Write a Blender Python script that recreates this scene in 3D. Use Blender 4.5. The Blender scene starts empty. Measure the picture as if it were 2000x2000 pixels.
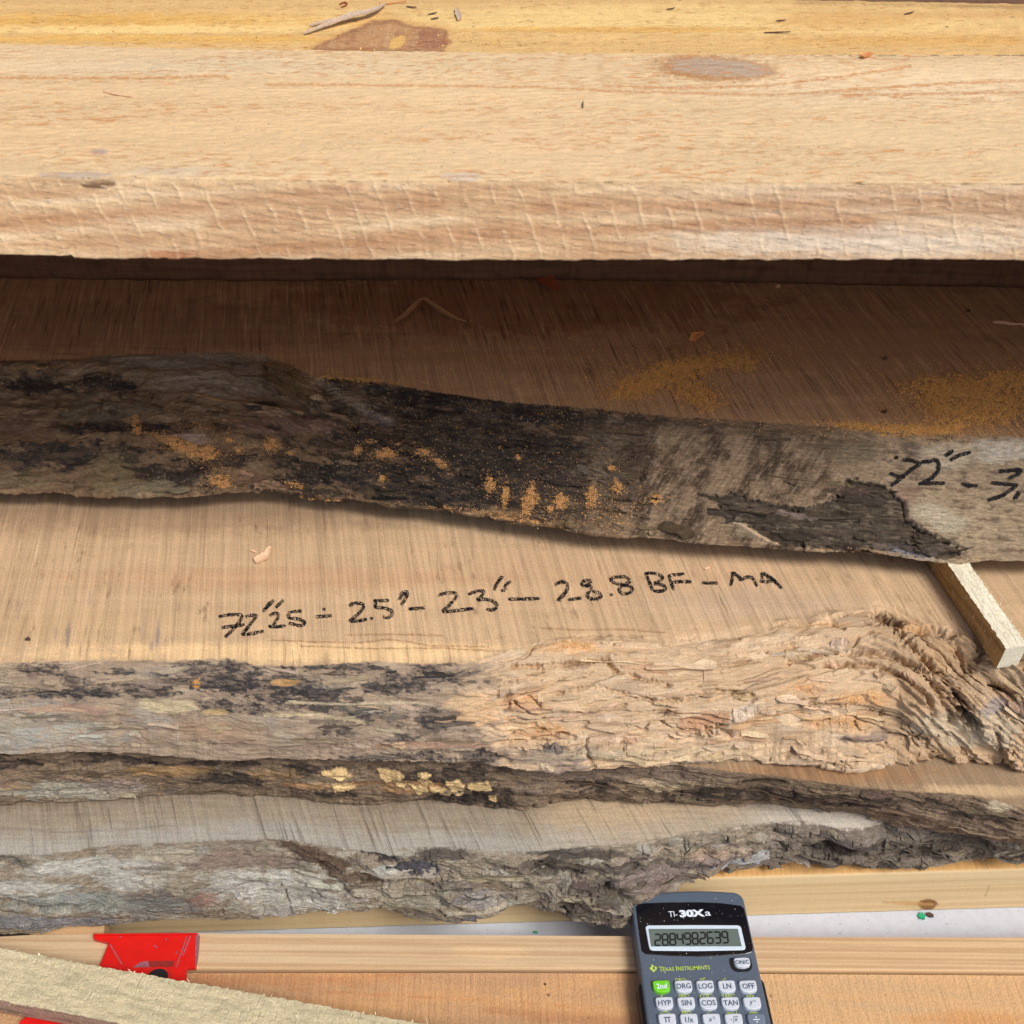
import bpy, math, random
import numpy as np
from mathutils import Matrix, Vector

# ------------------------------------------------------------------ camera, world, sun, exposure
SC = bpy.context.scene
COL = SC.collection
PITCH = math.radians(42.0)
CAMZ = 0.724
cam_d = bpy.data.cameras.new('camera')
cam = bpy.data.objects.new('camera', cam_d)
COL.objects.link(cam)
cam.location = (0, 0, CAMZ)
cam.rotation_euler = (math.pi / 2 - PITCH, 0, 0)
cam_d.sensor_width = 36
cam_d.lens = 36
cam_d.clip_start = 0.01
cam_d.clip_end = 200
cam_d.dof.use_dof = True
cam_d.dof.focus_distance = 0.70
cam_d.dof.aperture_fstop = 13
SC.camera = cam

SUN_EL, SUN_AZ = 55.0, 132.0          # azimuth measured clockwise from +Y (north)
world = bpy.data.worlds.new('World')
SC.world = world
world.use_nodes = True
wn = world.node_tree
bg = wn.nodes['Background']
sky = wn.nodes.new('ShaderNodeTexSky')
sky.sky_type = 'NISHITA'
sky.sun_disc = False
sky.sun_elevation = math.radians(SUN_EL)
sky.sun_rotation = math.radians(SUN_AZ)
sky.air_density = 1.0
sky.dust_density = 4.5
sky.ozone_density = 1.0
wn.links.new(sky.outputs[0], bg.inputs[0])
bg.inputs[1].default_value = 0.070
sun_d = bpy.data.lights.new('sun', 'SUN')
sun_d.energy = 1.5
sun_d.angle = math.radians(19)
sun_d.color = (1.0, 0.96, 0.90)
sun = bpy.data.objects.new('sun', sun_d)
COL.objects.link(sun)
_e, _a = math.radians(SUN_EL), math.radians(SUN_AZ)
_dir = Vector((math.sin(_a) * math.cos(_e), math.cos(_a) * math.cos(_e), math.sin(_e)))
sun.rotation_euler = (-_dir).to_track_quat('-Z', 'Y').to_euler()
SC.view_settings.view_transform = 'Standard'
SC.view_settings.look = 'None'
SC.view_settings.exposure = 0.68
SC.view_settings.gamma = 1.0
SC.view_settings.use_curve_mapping = False

# ------------------------------------------------------------------ maths helpers
sp, cp = math.sin(PITCH), math.cos(PITCH)
F = 2000.0


def unproj(u, v, z):
    a = (np.asarray(u, float) - 1000) / F
    t = (np.asarray(v, float) - 1000) / F
    s = (z - CAMZ) / (-sp - t * cp)
    return a * s, (cp - t * sp) * s


def proj(x, y, z):
    rz = z - CAMZ
    d = np.maximum(y * cp - rz * sp, 0.05)
    return 1000 + F * x / d, 1000 - F * (y * sp + rz * cp) / d


def pt(u, v, z):
    x, y = unproj(u, v, z)
    return Vector((float(x), float(y), z))


_rs = np.random.RandomState(7)
_PERM = np.concatenate([_rs.permutation(256)] * 3)
_ANG = _rs.rand(256) * 2 * np.pi
_GX, _GY = np.cos(_ANG), np.sin(_ANG)


def pn(x, y, s=0):
    x = np.asarray(x, float) + s * 37.17
    y = np.asarray(y, float) + s * 11.73
    xi = np.floor(x).astype(int); yi = np.floor(y).astype(int)
    xf = x - xi; yf = y - yi
    xi &= 255; yi &= 255
    u = xf * xf * xf * (xf * (xf * 6 - 15) + 10)
    v = yf * yf * yf * (yf * (yf * 6 - 15) + 10)

    def g(ix, iy, fx, fy):
        h = _PERM[_PERM[ix] + iy]
        return _GX[h] * fx + _GY[h] * fy
    a = g(xi, yi, xf, yf); b = g(xi + 1, yi, xf - 1, yf)
    c = g(xi, yi + 1, xf, yf - 1); d = g(xi + 1, yi + 1, xf - 1, yf - 1)
    l0 = a + u * (b - a)
    return (l0 + v * (c + u * (d - c) - l0)) * 1.5


def fbm(x, y, s=0, o=4, g=0.5):
    r = 0; a = 1.0; t = 0
    for k in range(o):
        r = r + a * pn(x * 2.03 ** k, y * 2.03 ** k, s + k * 3)
        t += a; a *= g
    return r / t * 1.4


def ridged(x, y, s=0, o=4):
    r = 0; a = 1.0; t = 0
    for k in range(o):
        r = r + a * (1 - 2 * np.abs(pn(x * 2.1 ** k, y * 2.1 ** k, s + k * 5)))
        t += a; a *= 0.55
    return r / t


def sst(a, b, x):
    t = np.clip((x - a) / (b - a), 0, 1)
    return t * t * (3 - 2 * t)


def plates(f, n, w=0.12):
    t = f * n
    fl = np.floor(t)
    return (fl + sst(0.5 - w, 0.5 + w, t - fl)) / n


def S(r, g, b):
    c = np.array([r, g, b], float) / 255
    return np.where(c <= 0.04045, c / 12.92, ((c + 0.055) / 1.055) ** 2.4)


def dpoly(U, V, poly, pad=60):
    """distance in pixels of every vertex to a polyline (only worked out near it)"""
    p = np.array(poly, float)
    out = np.full(U.shape, 1e3)
    m = (U > p[:, 0].min() - pad) & (U < p[:, 0].max() + pad) & (V > p[:, 1].min() - pad) & (V < p[:, 1].max() + pad)
    if not m.any():
        return out
    u, v = U[m], V[m]
    best = np.full(u.shape, 1e3)
    for a, b in zip(p[:-1], p[1:]):
        ab = b - a
        t = np.clip(((u - a[0]) * ab[0] + (v - a[1]) * ab[1]) / (ab @ ab + 1e-9), 0, 1)
        best = np.minimum(best, np.hypot(u - a[0] - t * ab[0], v - a[1] - t * ab[1]))
    out[m] = best
    return out


def inpoly(U, V, poly):
    p = np.array(poly, float)
    r = np.zeros(U.shape, bool)
    j = len(p) - 1
    for i in range(len(p)):
        c = ((p[i, 1] > V) != (p[j, 1] > V)) & (U < (p[j, 0] - p[i, 0]) * (V - p[i, 1]) / (p[j, 1] - p[i, 1] + 1e-12) + p[i, 0])
        r ^= c
        j = i
    return r


class Paint:
    """colour of a wood surface: patches with ragged edges that belong to the wood"""

    def __init__(self, U, V, base, seed):
        self.U, self.V = U, V
        self.c = np.zeros(U.shape + (3,)) + base
        self.n = fbm(U / 46, V / 20, seed, 5, 0.62)
        self.f = fbm(U / 9, V / 5, seed + 9, 3, 0.7)

    def mix(self, m, colour):
        m = np.clip(m, 0, 1)[..., None]
        self.c = self.c * (1 - m) + np.asarray(colour) * m

    def mask(self, u, v, ru, rv, ang=0, rag=0.6, soft=0.3, fine=0.25):
        a = math.radians(ang)
        du, dv = self.U - u, self.V - v
        p = (du * math.cos(a) + dv * math.sin(a)) / ru
        q = (-du * math.sin(a) + dv * math.cos(a)) / rv
        r = np.sqrt(p * p + q * q)
        return np.clip((1 - r + rag * self.n + fine * self.f) / soft + 0.5, 0, 1)

    def blob(self, u, v, ru, rv, colour, amt=1.0, ang=0, rag=0.6, soft=0.3, fine=0.25, brk=0.0):
        m = self.mask(u, v, ru, rv, ang, rag, soft, fine)
        if brk:
            if not hasattr(self, 'k'):
                self.k = fbm(self.U / 20, self.V / 6.5, 611, 5, 0.72)
            m = m * (1 - brk + brk * sst(-0.22, 0.16, self.k))
        self.mix(m * amt, colour)

    def line(self, poly, w, colour, amt=1.0, jit=1.0):
        d = dpoly(self.U, self.V, poly) + jit * w * 0.6 * self.f
        self.mix(np.exp(-(d / w) ** 2) * amt, colour)


# ------------------------------------------------------------------ object helpers
def tag(o, label, cat, group=None, kind=None):
    o['label'] = label
    o['category'] = cat
    if group:
        o['group'] = group
    o['kind'] = kind or 'thing'
    return o


def empty(name, loc, rotz=0.0):
    o = bpy.data.objects.new(name, None)
    COL.objects.link(o)
    o.location = loc
    o.rotation_euler = (0, 0, rotz)
    o.empty_display_size = 0.02
    return o


def link(name, me, mat=None, parent=None):
    o = bpy.data.objects.new(name, me)
    COL.objects.link(o)
    if mat is not None:
        me.materials.append(mat)
    if parent is not None:
        o.parent = parent
        bpy.context.view_layer.update()
        o.matrix_parent_inverse = parent.matrix_world.inverted()
    return o


def mesh_np(name, verts, quads, col=None, st=None, smooth=True, extra=None):
    """verts (N,3), quads (M,4) or list of faces in extra"""
    me = bpy.data.meshes.new(name)
    verts = np.asarray(verts, np.float32)
    quads = np.asarray(quads, np.int32).reshape(-1, 4)
    extra = extra or []
    nl = quads.size + sum(len(e) for e in extra)
    npoly = len(quads) + len(extra)
    me.vertices.add(len(verts))
    me.vertices.foreach_set('co', verts.ravel())
    me.loops.add(nl)
    li = np.concatenate([quads.ravel()] + [np.asarray(e, np.int32) for e in extra]) if extra else quads.ravel()
    me.loops.foreach_set('vertex_index', li.astype(np.int32))
    me.polygons.add(npoly)
    tot = np.concatenate([np.full(len(quads), 4), np.array([len(e) for e in extra], int)]).astype(np.int32)
    start = np.concatenate([[0], np.cumsum(tot)[:-1]]).astype(np.int32)
    me.polygons.foreach_set('loop_start', start)
    me.polygons.foreach_set('loop_total', tot)
    sm = np.full(npoly, smooth)
    if extra:
        sm[len(quads):] = False
    me.polygons.foreach_set('use_smooth', sm)
    if col is not None:
        a = me.color_attributes.new('Col', 'FLOAT_COLOR', 'POINT')
        c = np.ones((len(verts), 4), np.float32)
        c[:, :3] = col
        a.data.foreach_set('color', c.ravel())
    if st is not None:
        a = me.attributes.new('st', 'FLOAT_VECTOR', 'POINT')
        a.data.foreach_set('vector', np.asarray(st, np.float32).ravel())
    me.update(calc_edges=True)
    me.validate()
    return me


def grid_quads(R, C, off=0):
    i = np.arange(R - 1)[:, None] * C + np.arange(C - 1)[None, :] + off
    return np.stack([i, i + C, i + C + 1, i + 1], -1).reshape(-1, 4)


def gridmesh(name, P, col, st, smooth=True, caps=None):
    R, C = P.shape[:2]
    v = P.reshape(-1, 3); c = col.reshape(-1, 3); s = st.reshape(-1, 3)
    q = grid_quads(R, C)
    ex = []
    if caps is not None:                    # caps: full ring (K,C,3) to close the two ends
        for j, rev in ((0, False), (-1, True)):
            rr = caps[:, j]
            n0 = len(v)
            v = np.concatenate([v, rr]); c = np.concatenate([c, np.tile(col.reshape(-1, 3).mean(0), (len(rr), 1))])
            s = np.concatenate([s, rr[:, [1, 2, 0]]])
            f = list(range(n0, n0 + len(rr)))
            ex.append(f[::-1] if rev else f)
    return mesh_np(name, v, q, c, s, smooth, ex)


# ------------------------------------------------------------------ materials
def wood(name, layers, rough=0.85, spec=0.25, bump=1.0, dist=0.001, attr=True, base=None):
    """base colour from the surface's own colour attribute, broken up by grain / saw-mark / fleck noise laid along the board"""
    m = bpy.data.materials.new(name)
    m.use_nodes = True
    nt = m.node_tree; N = nt.nodes; L = nt.links
    b = N['Principled BSDF']
    b.inputs['Roughness'].default_value = rough
    b.inputs['Specular IOR Level'].default_value = spec
    if attr:
        ca = N.new('ShaderNodeVertexColor'); ca.layer_name = 'Col'; colsock = ca.outputs['Color']
        sa = N.new('ShaderNodeAttribute'); sa.attribute_name = 'st'; vec = sa.outputs['Vector']
    else:
        rgb = N.new('ShaderNodeRGB'); rgb.outputs[0].default_value = (*base, 1); colsock = rgb.outputs[0]
        tc = N.new('ShaderNodeTexCoord'); vec = tc.outputs['Object']
    sep = N.new('ShaderNodeSeparateXYZ'); L.new(vec, sep.inputs[0])
    hsum = None
    for l in layers:
        # skewed coordinate: x + skew*y
        skew = l.get('skew', 0)
        xs = sep.outputs[0]
        if skew:
            ma = N.new('ShaderNodeMath'); ma.operation = 'MULTIPLY_ADD'
            L.new(sep.outputs[1], ma.inputs[0]); ma.inputs[1].default_value = skew; L.new(sep.outputs[0], ma.inputs[2])
            xs = ma.outputs[0]
        ys = sep.outputs[1]
        if l.get('lift'):
            ma = N.new('ShaderNodeMath'); ma.operation = 'MULTIPLY_ADD'
            L.new(sep.outputs[0], ma.inputs[0]); ma.inputs[1].default_value = l['lift']; L.new(sep.outputs[1], ma.inputs[2])
            ys = ma.outputs[0]
        cx = N.new('ShaderNodeMath'); cx.operation = 'MULTIPLY'; L.new(xs, cx.inputs[0]); cx.inputs[1].default_value = l['fx']
        cy = N.new('ShaderNodeMath'); cy.operation = 'MULTIPLY'; L.new(ys, cy.inputs[0]); cy.inputs[1].default_value = l['fy']
        cz = N.new('ShaderNodeMath'); cz.operation = 'MULTIPLY'; L.new(sep.outputs[2], cz.inputs[0]); cz.inputs[1].default_value = l.get('fz', 0.0)
        cb = N.new('ShaderNodeCombineXYZ'); L.new(cx.outputs[0], cb.inputs[0]); L.new(cy.outputs[0], cb.inputs[1]); L.new(cz.outputs[0], cb.inputs[2])
        nz = N.new('ShaderNodeTexNoise')
        nz.inputs['Scale'].default_value = 1.0
        nz.inputs['Detail'].default_value = l.get('det', 3)
        nz.inputs['Roughness'].default_value = l.get('ro', 0.55)
        nz.inputs['Distortion'].default_value = l.get('dis', 0.0)
        ad = N.new('ShaderNodeVectorMath'); ad.operation = 'ADD'; L.new(cb.outputs[0], ad.inputs[0])
        o = l.get('off', 0.0) + 3.7 * layers.index(l); ad.inputs[1].default_value = (o, o * 1.3, o * 0.7)
        L.new(ad.outputs[0], nz.inputs['Vector'])
        fac = nz.outputs[0]
        t0, t1 = l.get('thr', (0.3, 0.7))
        mr = N.new('ShaderNodeMapRange'); L.new(fac, mr.inputs[0]); mr.inputs[1].default_value = t0; mr.inputs[2].default_value = t1
        mr.clamp = True
        if l.get('gate'):
            g = l['gate']                     # second noise that lets the layer come and go
            gx = N.new('ShaderNodeMapping'); gx.inputs['Scale'].default_value = (g[0], g[1], 1); L.new(vec, gx.inputs['Vector'])
            gn = N.new('ShaderNodeTexNoise'); gn.inputs['Scale'].default_value = 1.0; gn.inputs['Detail'].default_value = 2; L.new(gx.outputs[0], gn.inputs['Vector'])
            gm = N.new('ShaderNodeMapRange'); L.new(gn.outputs[0], gm.inputs[0]); gm.inputs[1].default_value = g[2]; gm.inputs[2].default_value = g[3]
            mm = N.new('ShaderNodeMath'); mm.operation = 'MULTIPLY'; L.new(mr.outputs[0], mm.inputs[0]); L.new(gm.outputs[0], mm.inputs[1])
            facs = mm.outputs[0]
        else:
            facs = mr.outputs[0]
        if 'col' in l:
            mx = N.new('ShaderNodeMix'); mx.data_type = 'RGBA'; mx.blend_type = l.get('blend', 'MIX')
            am = N.new('ShaderNodeMath'); am.operation = 'MULTIPLY'; L.new(facs, am.inputs[0]); am.inputs[1].default_value = l.get('amt', 1.0)
            L.new(am.outputs[0], mx.inputs[0]); L.new(colsock, mx.inputs[6]); mx.inputs[7].default_value = (*l['col'], 1)
            colsock = mx.outputs[2]
        elif 'lo' in l:
            m2 = N.new('ShaderNodeMapRange'); L.new(facs, m2.inputs[0]); m2.inputs[3].default_value = l['lo']; m2.inputs[4].default_value = l['hi']
            mx = N.new('ShaderNodeVectorMath'); mx.operation = 'SCALE'; L.new(colsock, mx.inputs[0]); L.new(m2.outputs[0], mx.inputs[3])
            colsock = mx.outputs[0]
        if l.get('b'):
            hb = N.new('ShaderNodeMath'); hb.operation = 'MULTIPLY_ADD'; L.new(facs, hb.inputs[0]); hb.inputs[1].default_value = l['b']
            if hsum is not None:
                L.new(hsum, hb.inputs[2])
            else:
                hb.inputs[2].default_value = 0
            hsum = hb.outputs[0]
    L.new(colsock, b.inputs['Base Color'])
    if hsum is not None:
        bp = N.new('ShaderNodeBump'); bp.inputs['Strength'].default_value = bump; bp.inputs['Distance'].default_value = dist
        L.new(hsum, bp.inputs['Height']); L.new(bp.outputs[0], b.inputs['Normal'])
    return m


def plain(name, base, rough=0.5, spec=0.5, metal=0.0, vary=0.15, scale=300, coat=0.0, bump=0.0):
    m = bpy.data.materials.new(name)
    m.use_nodes = True
    nt = m.node_tree; N = nt.nodes; L = nt.links
    b = N['Principled BSDF']
    b.inputs['Roughness'].default_value = rough
    b.inputs['Specular IOR Level'].default_value = spec
    b.inputs['Metallic'].default_value = metal
    b.inputs['Coat Weight'].default_value = coat
    tc = N.new('ShaderNodeTexCoord')
    nz = N.new('ShaderNodeTexNoise'); nz.inputs['Scale'].default_value = scale; nz.inputs['Detail'].default_value = 4
    L.new(tc.outputs['Object'], nz.inputs['Vector'])
    mr = N.new('ShaderNodeMapRange'); L.new(nz.outputs[0], mr.inputs[0])
    mr.inputs[1].default_value = 0.3; mr.inputs[2].default_value = 0.7
    mr.inputs[3].default_value = 1 - vary; mr.inputs[4].default_value = 1 + vary
    sc = N.new('ShaderNodeVectorMath'); sc.operation = 'SCALE'; sc.inputs[0].default_value = tuple(base)
    L.new(mr.outputs[0], sc.inputs[3]); L.new(sc.outputs[0], b.inputs['Base Color'])
    rr = N.new('ShaderNodeMapRange'); L.new(nz.outputs[0], rr.inputs[0])
    rr.inputs[3].default_value = max(rough - 0.08, 0.02); rr.inputs[4].default_value = min(rough + 0.08, 1)
    L.new(rr.outputs[0], b.inputs['Roughness'])
    if bump:
        bp = N.new('ShaderNodeBump'); bp.inputs['Strength'].default_value = 1; bp.inputs['Distance'].default_value = bump
        L.new(nz.outputs[0], bp.inputs['Height']); L.new(bp.outputs[0], b.inputs['Normal'])
    return m


SK = 0.186     # saw marks run this much askew
FINE = dict(fx=900, fy=1500, det=3, lo=0.78, hi=1.2, b=0.25)
M_SAWN = wood('sawn_hardwood', [
    dict(fx=420, fy=16, skew=SK, det=3, ro=0.6, thr=(0.58, 0.70), col=tuple(S(232, 204, 168)), amt=0.5, b=0.5, gate=(7, 11, 0.36, 0.56)),
    dict(fx=260, fy=22, skew=SK, det=3, ro=0.6, thr=(0.60, 0.72), col=tuple(S(96, 68, 48)), amt=0.42, b=-0.6, gate=(6, 9, 0.40, 0.6)),
    dict(fx=330, fy=7, skew=SK, det=3, lo=0.80, hi=1.16, b=0.55, ro=0.65),
    dict(fx=95, fy=3, skew=SK, det=2, lo=0.90, hi=1.08, b=0.5),
    dict(fx=9, fy=110, det=4, lo=0.93, hi=1.06),
    dict(fx=1300, fy=700, det=3, lo=0.80, hi=1.16, b=0.25),
    dict(fx=190, fy=60, skew=SK, det=4, thr=(0.60, 0.70), col=tuple(S(92, 62, 40)), amt=0.45, gate=(9, 14, 0.42, 0.6)),
], dist=0.0006)
M_SAWN_DARK = wood('sawn_dark_hardwood', [
    dict(fx=560, fy=6, skew=SK, det=3, ro=0.65, lo=0.70, hi=1.24, b=0.8),
    dict(fx=480, fy=20, skew=SK, det=3, ro=0.6, thr=(0.54, 0.66), col=tuple(S(226, 194, 158)), amt=0.38, b=0.5, gate=(9, 16, 0.30, 0.52)),
    dict(fx=300, fy=22, skew=SK, det=3, ro=0.6, thr=(0.56, 0.68), col=tuple(S(84, 56, 40)), amt=0.6, b=-0.7, gate=(6, 9, 0.38, 0.58)),
    dict(fx=8, fy=90, det=4, lo=0.90, hi=1.08),
    dict(fx=1300, fy=800, det=3, lo=0.78, hi=1.2, b=0.25),
    dict(fx=420, fy=420, det=1, thr=(0.77, 0.79), col=tuple(S(214, 170, 110)), amt=0.7),
], dist=0.0006)
M_SAWN_GREY = wood('sawn_weathered', [
    dict(fx=330, fy=8, skew=SK + 0.25, det=3, lo=0.82, hi=1.10, b=0.8, ro=0.65),
    dict(fx=210, fy=14, skew=SK + 0.25, det=3, thr=(0.58, 0.70), col=tuple(S(84, 68, 54)), amt=0.42, b=-0.8),
    dict(fx=30, fy=420, det=4, lo=0.88, hi=1.1),
    dict(fx=1200, fy=900, det=3, lo=0.78, hi=1.2, b=0.2),
], dist=0.0008)
M_BARK = wood('weathered_bark', [
    dict(fx=200, fy=700, det=5, ro=0.75, lo=0.55, hi=1.45, b=0.7),
    dict(fx=70, fy=420, det=4, ro=0.65, lo=0.80, hi=1.2, b=0.4),
    dict(fx=1500, fy=1900, det=3, lo=0.70, hi=1.35, b=0.35),
    dict(fx=420, fy=560, det=4, thr=(0.64, 0.70), col=tuple(S(176, 160, 132)), amt=0.45, gate=(45, 70, 0.5, 0.62)),
], rough=0.92, dist=0.0010)
M_ROT = wood('rotted_wood', [
    dict(fx=80, fy=800, det=5, ro=0.72, lo=0.76, hi=1.18, b=0.45),
    dict(fx=35, fy=300, det=4, ro=0.65, lo=0.86, hi=1.1, b=0.25),
    dict(fx=1300, fy=1500, det=3, lo=0.80, hi=1.2, b=0.25),
], rough=0.95, dist=0.0010)

# ------------------------------------------------------------------ profile builder used by slabs and boards
XF = np.arange(-0.452, 0.4521, 0.0007)
XS = np.concatenate([np.linspace(-0.915, -0.46, 60), XF, np.linspace(0.46, 0.915, 60)])


def line_at(poly, z, xs=XS):
    p = np.array(poly, float)
    x, y = unproj(p[:, 0], p[:, 1], z)
    o = np.argsort(x)
    return np.interp(xs, x[o], y[o])


class Slab:
    """a sawn board with a shaped front: closed ring of rows (top, front face, bottom) swept along x"""

    def __init__(self, top, bot, zt, zb, yback, fine_w=0.2, nb=130, pexp=1.0, bulge=0.0, jag=0.0006, seed=0, dfine=0.001, rnd=0.0, bulge_fn=None):
        xs = XS
        yt = top if isinstance(top, np.ndarray) else line_at(top, zt)
        yb = bot if isinstance(bot, np.ndarray) else line_at(bot, zb)
        out = sst(0.40, 0.6, np.abs(xs))
        yt = yt + out * 0.02 * fbm(xs * 5, xs * 0, seed) + jag * (fbm(xs * 90, xs * 0, seed + 1, 4) * 1.2 + fbm(xs * 500, xs * 0, seed + 2, 2) * 0.5)
        yb = yb + out * 0.02 * fbm(xs * 5, xs * 0 + 3, seed) + jag * (fbm(xs * 70, xs * 0, seed + 3, 5, 0.65) * 2.5)
        nf = max(int(fine_w / dfine), 4)
        g = np.concatenate([np.arange(0, nf) * dfine, fine_w + (np.linspace(0, 1, 8)[0:] ** 1.3) * 1.0])
        yk = np.broadcast_to(yback, xs.shape)
        rows = []
        for k in range(len(g) - 1, -1, -1):
            if g[k] >= fine_w:
                w = (g[k] - fine_w) / 1.0
                y = (yt + fine_w) * (1 - w) + yk * w
            else:
                y = yt + g[k]
            rows.append((y, np.full_like(xs, zt)))
        self.rt = len(rows) - 1
        s = np.linspace(0, 1, nb)[1:]
        pe = np.broadcast_to(pexp, xs.shape)
        bl = np.broadcast_to(bulge, xs.shape)
        for q in s:
            rows.append((yt + (yb - yt) * q - bl * math.sin(math.pi * q), zt - (zt - zb) * q ** pe))
        self.rb = len(rows) - 1
        for w in (0.004, 0.03, 0.5, 1.0):
            rows.append((yb + 0.006 + w * (yk - yb - 0.006), np.full_like(xs, zb)))
        R = len(rows)
        P = np.zeros((R, len(xs), 3))
        P[:, :, 0] = xs[None, :]
        for i, (y, z) in enumerate(rows):
            P[i, :, 1] = y; P[i, :, 2] = z
        self.P = P
        d = np.sqrt(((P[1:] - P[:-1])[..., 1:] ** 2).sum(-1))
        arc = np.concatenate([np.zeros((1, len(xs))), np.cumsum(d, 0)], 0)
        self.Q = arc - arc[self.rt][None, :]
        self.X = P[..., 0]
        self.U, self.V = proj(P[..., 0], P[..., 1], P[..., 2])
        du = np.gradient(P, axis=1); dv = np.gradient(P, axis=0)
        n = np.cross(dv, du)
        n /= np.linalg.norm(n, axis=-1, keepdims=True) + 1e-12
        self.N = n
        self.wb = sst(-0.001, 0.004, self.Q) * (np.arange(R) <= self.rb)[:, None]
        self.st = np.stack([self.X, self.Q, np.zeros_like(self.X)], -1)
        self.st_top = np.stack([self.X, P[..., 1] + 0.0, np.zeros_like(self.X)], -1)
        self.rnd = rnd
        # free rows: only the front part of the top plus the face carry detail
        self.detail = slice(0, self.rb + 1)

    def displace(self, d):
        self.P = self.P + self.N * d[..., None]
        self.U, self.V = proj(self.P[..., 0], self.P[..., 1], self.P[..., 2])

    def build(self, name, loc, label, cat, group, mat_top, mat_face, parts=('sawn_face', 'bark_edge'), col=None):
        P, rt, rb = self.P, self.rt, self.rb
        R = P.shape[0]
        order = list(range(rb, R)) + list(range(0, rt + 1))
        ring = np.array(list(range(0, rt + 1, 10)) + list(range(rt, rb + 1, 5)) + list(range(rb + 1, R)))
        root = empty(name, loc)
        tag(root, label, cat, group)
        self.root = root
        self.colour = col
        bpy.context.view_layer.update()
        a = gridmesh(parts[0], P[order], col[order], self.st_top[order], caps=P[ring])
        link(parts[0], a, mat_top, root)
        b = gridmesh(parts[1], P[rt:rb + 1], col[rt:rb + 1], self.st[rt:rb + 1])
        link(parts[1], b, mat_face, root)
        return root

    def build_one(self, name, label, cat, group, mat_top, mat_face, col, kind=None):
        """one mesh, the face rows on a second material slot"""
        P, rt, rb = self.P, self.rt, self.rb
        R, C = P.shape[:2]
        full = np.concatenate([P, P[:1]], 0)
        st = self.st_top.copy(); st[rt + 1:rb + 1] = self.st[rt + 1:rb + 1]
        ring = np.array(list(range(0, rt + 1, 10)) + list(range(rt, rb + 1, 5)) + list(range(rb + 1, R)))
        me = gridmesh(name, full, np.concatenate([col, col[:1]]), np.concatenate([st, st[:1]]), caps=P[ring])
        me.materials.append(mat_top); me.materials.append(mat_face)
        mi = np.zeros(len(me.polygons), np.int32)
        mi[rt * (C - 1): rb * (C - 1)] = 1
        me.polygons.foreach_set('material_index', mi)
        o = link(name, me)
        tag(o, label, cat, group, kind)
        return o

    def surf(self, u, v):
        """3-D point of the visible surface nearest to a pixel"""
        r = slice(0, self.rb + 1)
        k = np.argmin((self.U[r] - u) ** 2 + (self.V[r] - v) ** 2)
        return self.P[r].reshape(-1, 3)[k]


def relief(X, Q, seed, amp=0.003, fib=0.001, plate=0.003, fine=0.0003, fx=14, fq=22):
    w = 0.006 * fbm(X * 22, Q * 40, seed + 40, 3)
    return (fbm(X * fx, Q * fq, seed, 4) * amp
            + ridged(X * 32, (Q + w) * 190, seed + 1, 4) * fib
            + plates(fbm(X * 20, (Q + w) * 75, seed + 2, 4, 0.55), 5, 0.10) * plate
            + fbm(X * 420, Q * 650, seed + 3, 3, 0.6) * fine)


def cracks(X, Q, seed, fx=16, fq=70, depth=0.002, thr=0.05, cover=0.05):
    w = 0.01 * fbm(X * 25, Q * 45, seed, 3)
    c = np.abs(pn(X * fx, (Q + w) * fq, seed + 1))
    m = sst(cover, cover + 0.25, fbm(X * 18, Q * 35, seed + 2, 3))
    return -depth * np.exp(-(c / thr) ** 2) * m


def groove(sl, poly, w, depth, seed=0):
    d = dpoly(sl.U, sl.V, poly) + w * 0.9 * fbm(sl.U / 7, sl.V / 7, seed + 5, 3)
    return -depth * np.exp(-np.clip(d, 0, 99) ** 2 / (w * w)) * (0.7 + 0.6 * fbm(sl.U / 25, sl.V / 25, seed, 2))


def zc(pts, x0, y0, s):
    return [(x0 + p[0] / s, y0 + p[1] / s) for p in pts]


random.seed(5)
RNG = np.random.RandomState(5)
GROUP_SLAB = 'live edge slabs in the stack'
# ================================================================== THE SETTING: white speckled floor
def white_floor():
    m = wood('painted_floor', [
        dict(fx=420, fy=420, fz=420, det=3, thr=(0.62, 0.72), col=tuple(S(128, 128, 138)), amt=0.55),
        dict(fx=150, fy=150, fz=150, det=4, lo=0.93, hi=1.04),
        dict(fx=700, fy=700, fz=700, det=2, thr=(0.70, 0.76), col=tuple(S(150, 110, 70)), amt=0.7),
    ], rough=0.6, attr=False, base=S(204, 211, 225))
    zf = -0.012
    v = [(-3, -2, zf), (3, -2, zf), (3, 4, zf), (-3, 4, zf)]
    me = mesh_np('floor', v, [[0, 1, 2, 3]], smooth=False)
    o = link('floor', me, m)
    o['kind'] = 'structure'
    o['label'] = 'white speckled floor showing between the boards at the bottom'


white_floor()

# ================================================================== SLAB A (uppermost dark slab)
A_TOP = [(0, 705), (98, 703), (155, 701), (207, 693), (362, 690), (445, 688), (518, 693), (549, 708), (611, 734), (740, 747), (828, 762), (932, 778), (1000, 785), (1104, 793), (1207, 803), (1311, 814), (1414, 819), (1518, 826), (1621, 834), (1725, 841), (1828, 847), (2000, 854)]
A_BOT = [(0, 961), (155, 965), (259, 969), (388, 969), (440, 962), (518, 959), (569, 961), (647, 972), (740, 985), (828, 993), (906, 1004), (1000, 1018), (1104, 1036), (1207, 1047), (1311, 1056), (1414, 1065), (1497, 1067), (1595, 1075), (1683, 1080), (1776, 1091), (1823, 1095), (1880, 1099), (1906, 1096), (2000, 1096)]
ZA = (0.293, 0.237)


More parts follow.
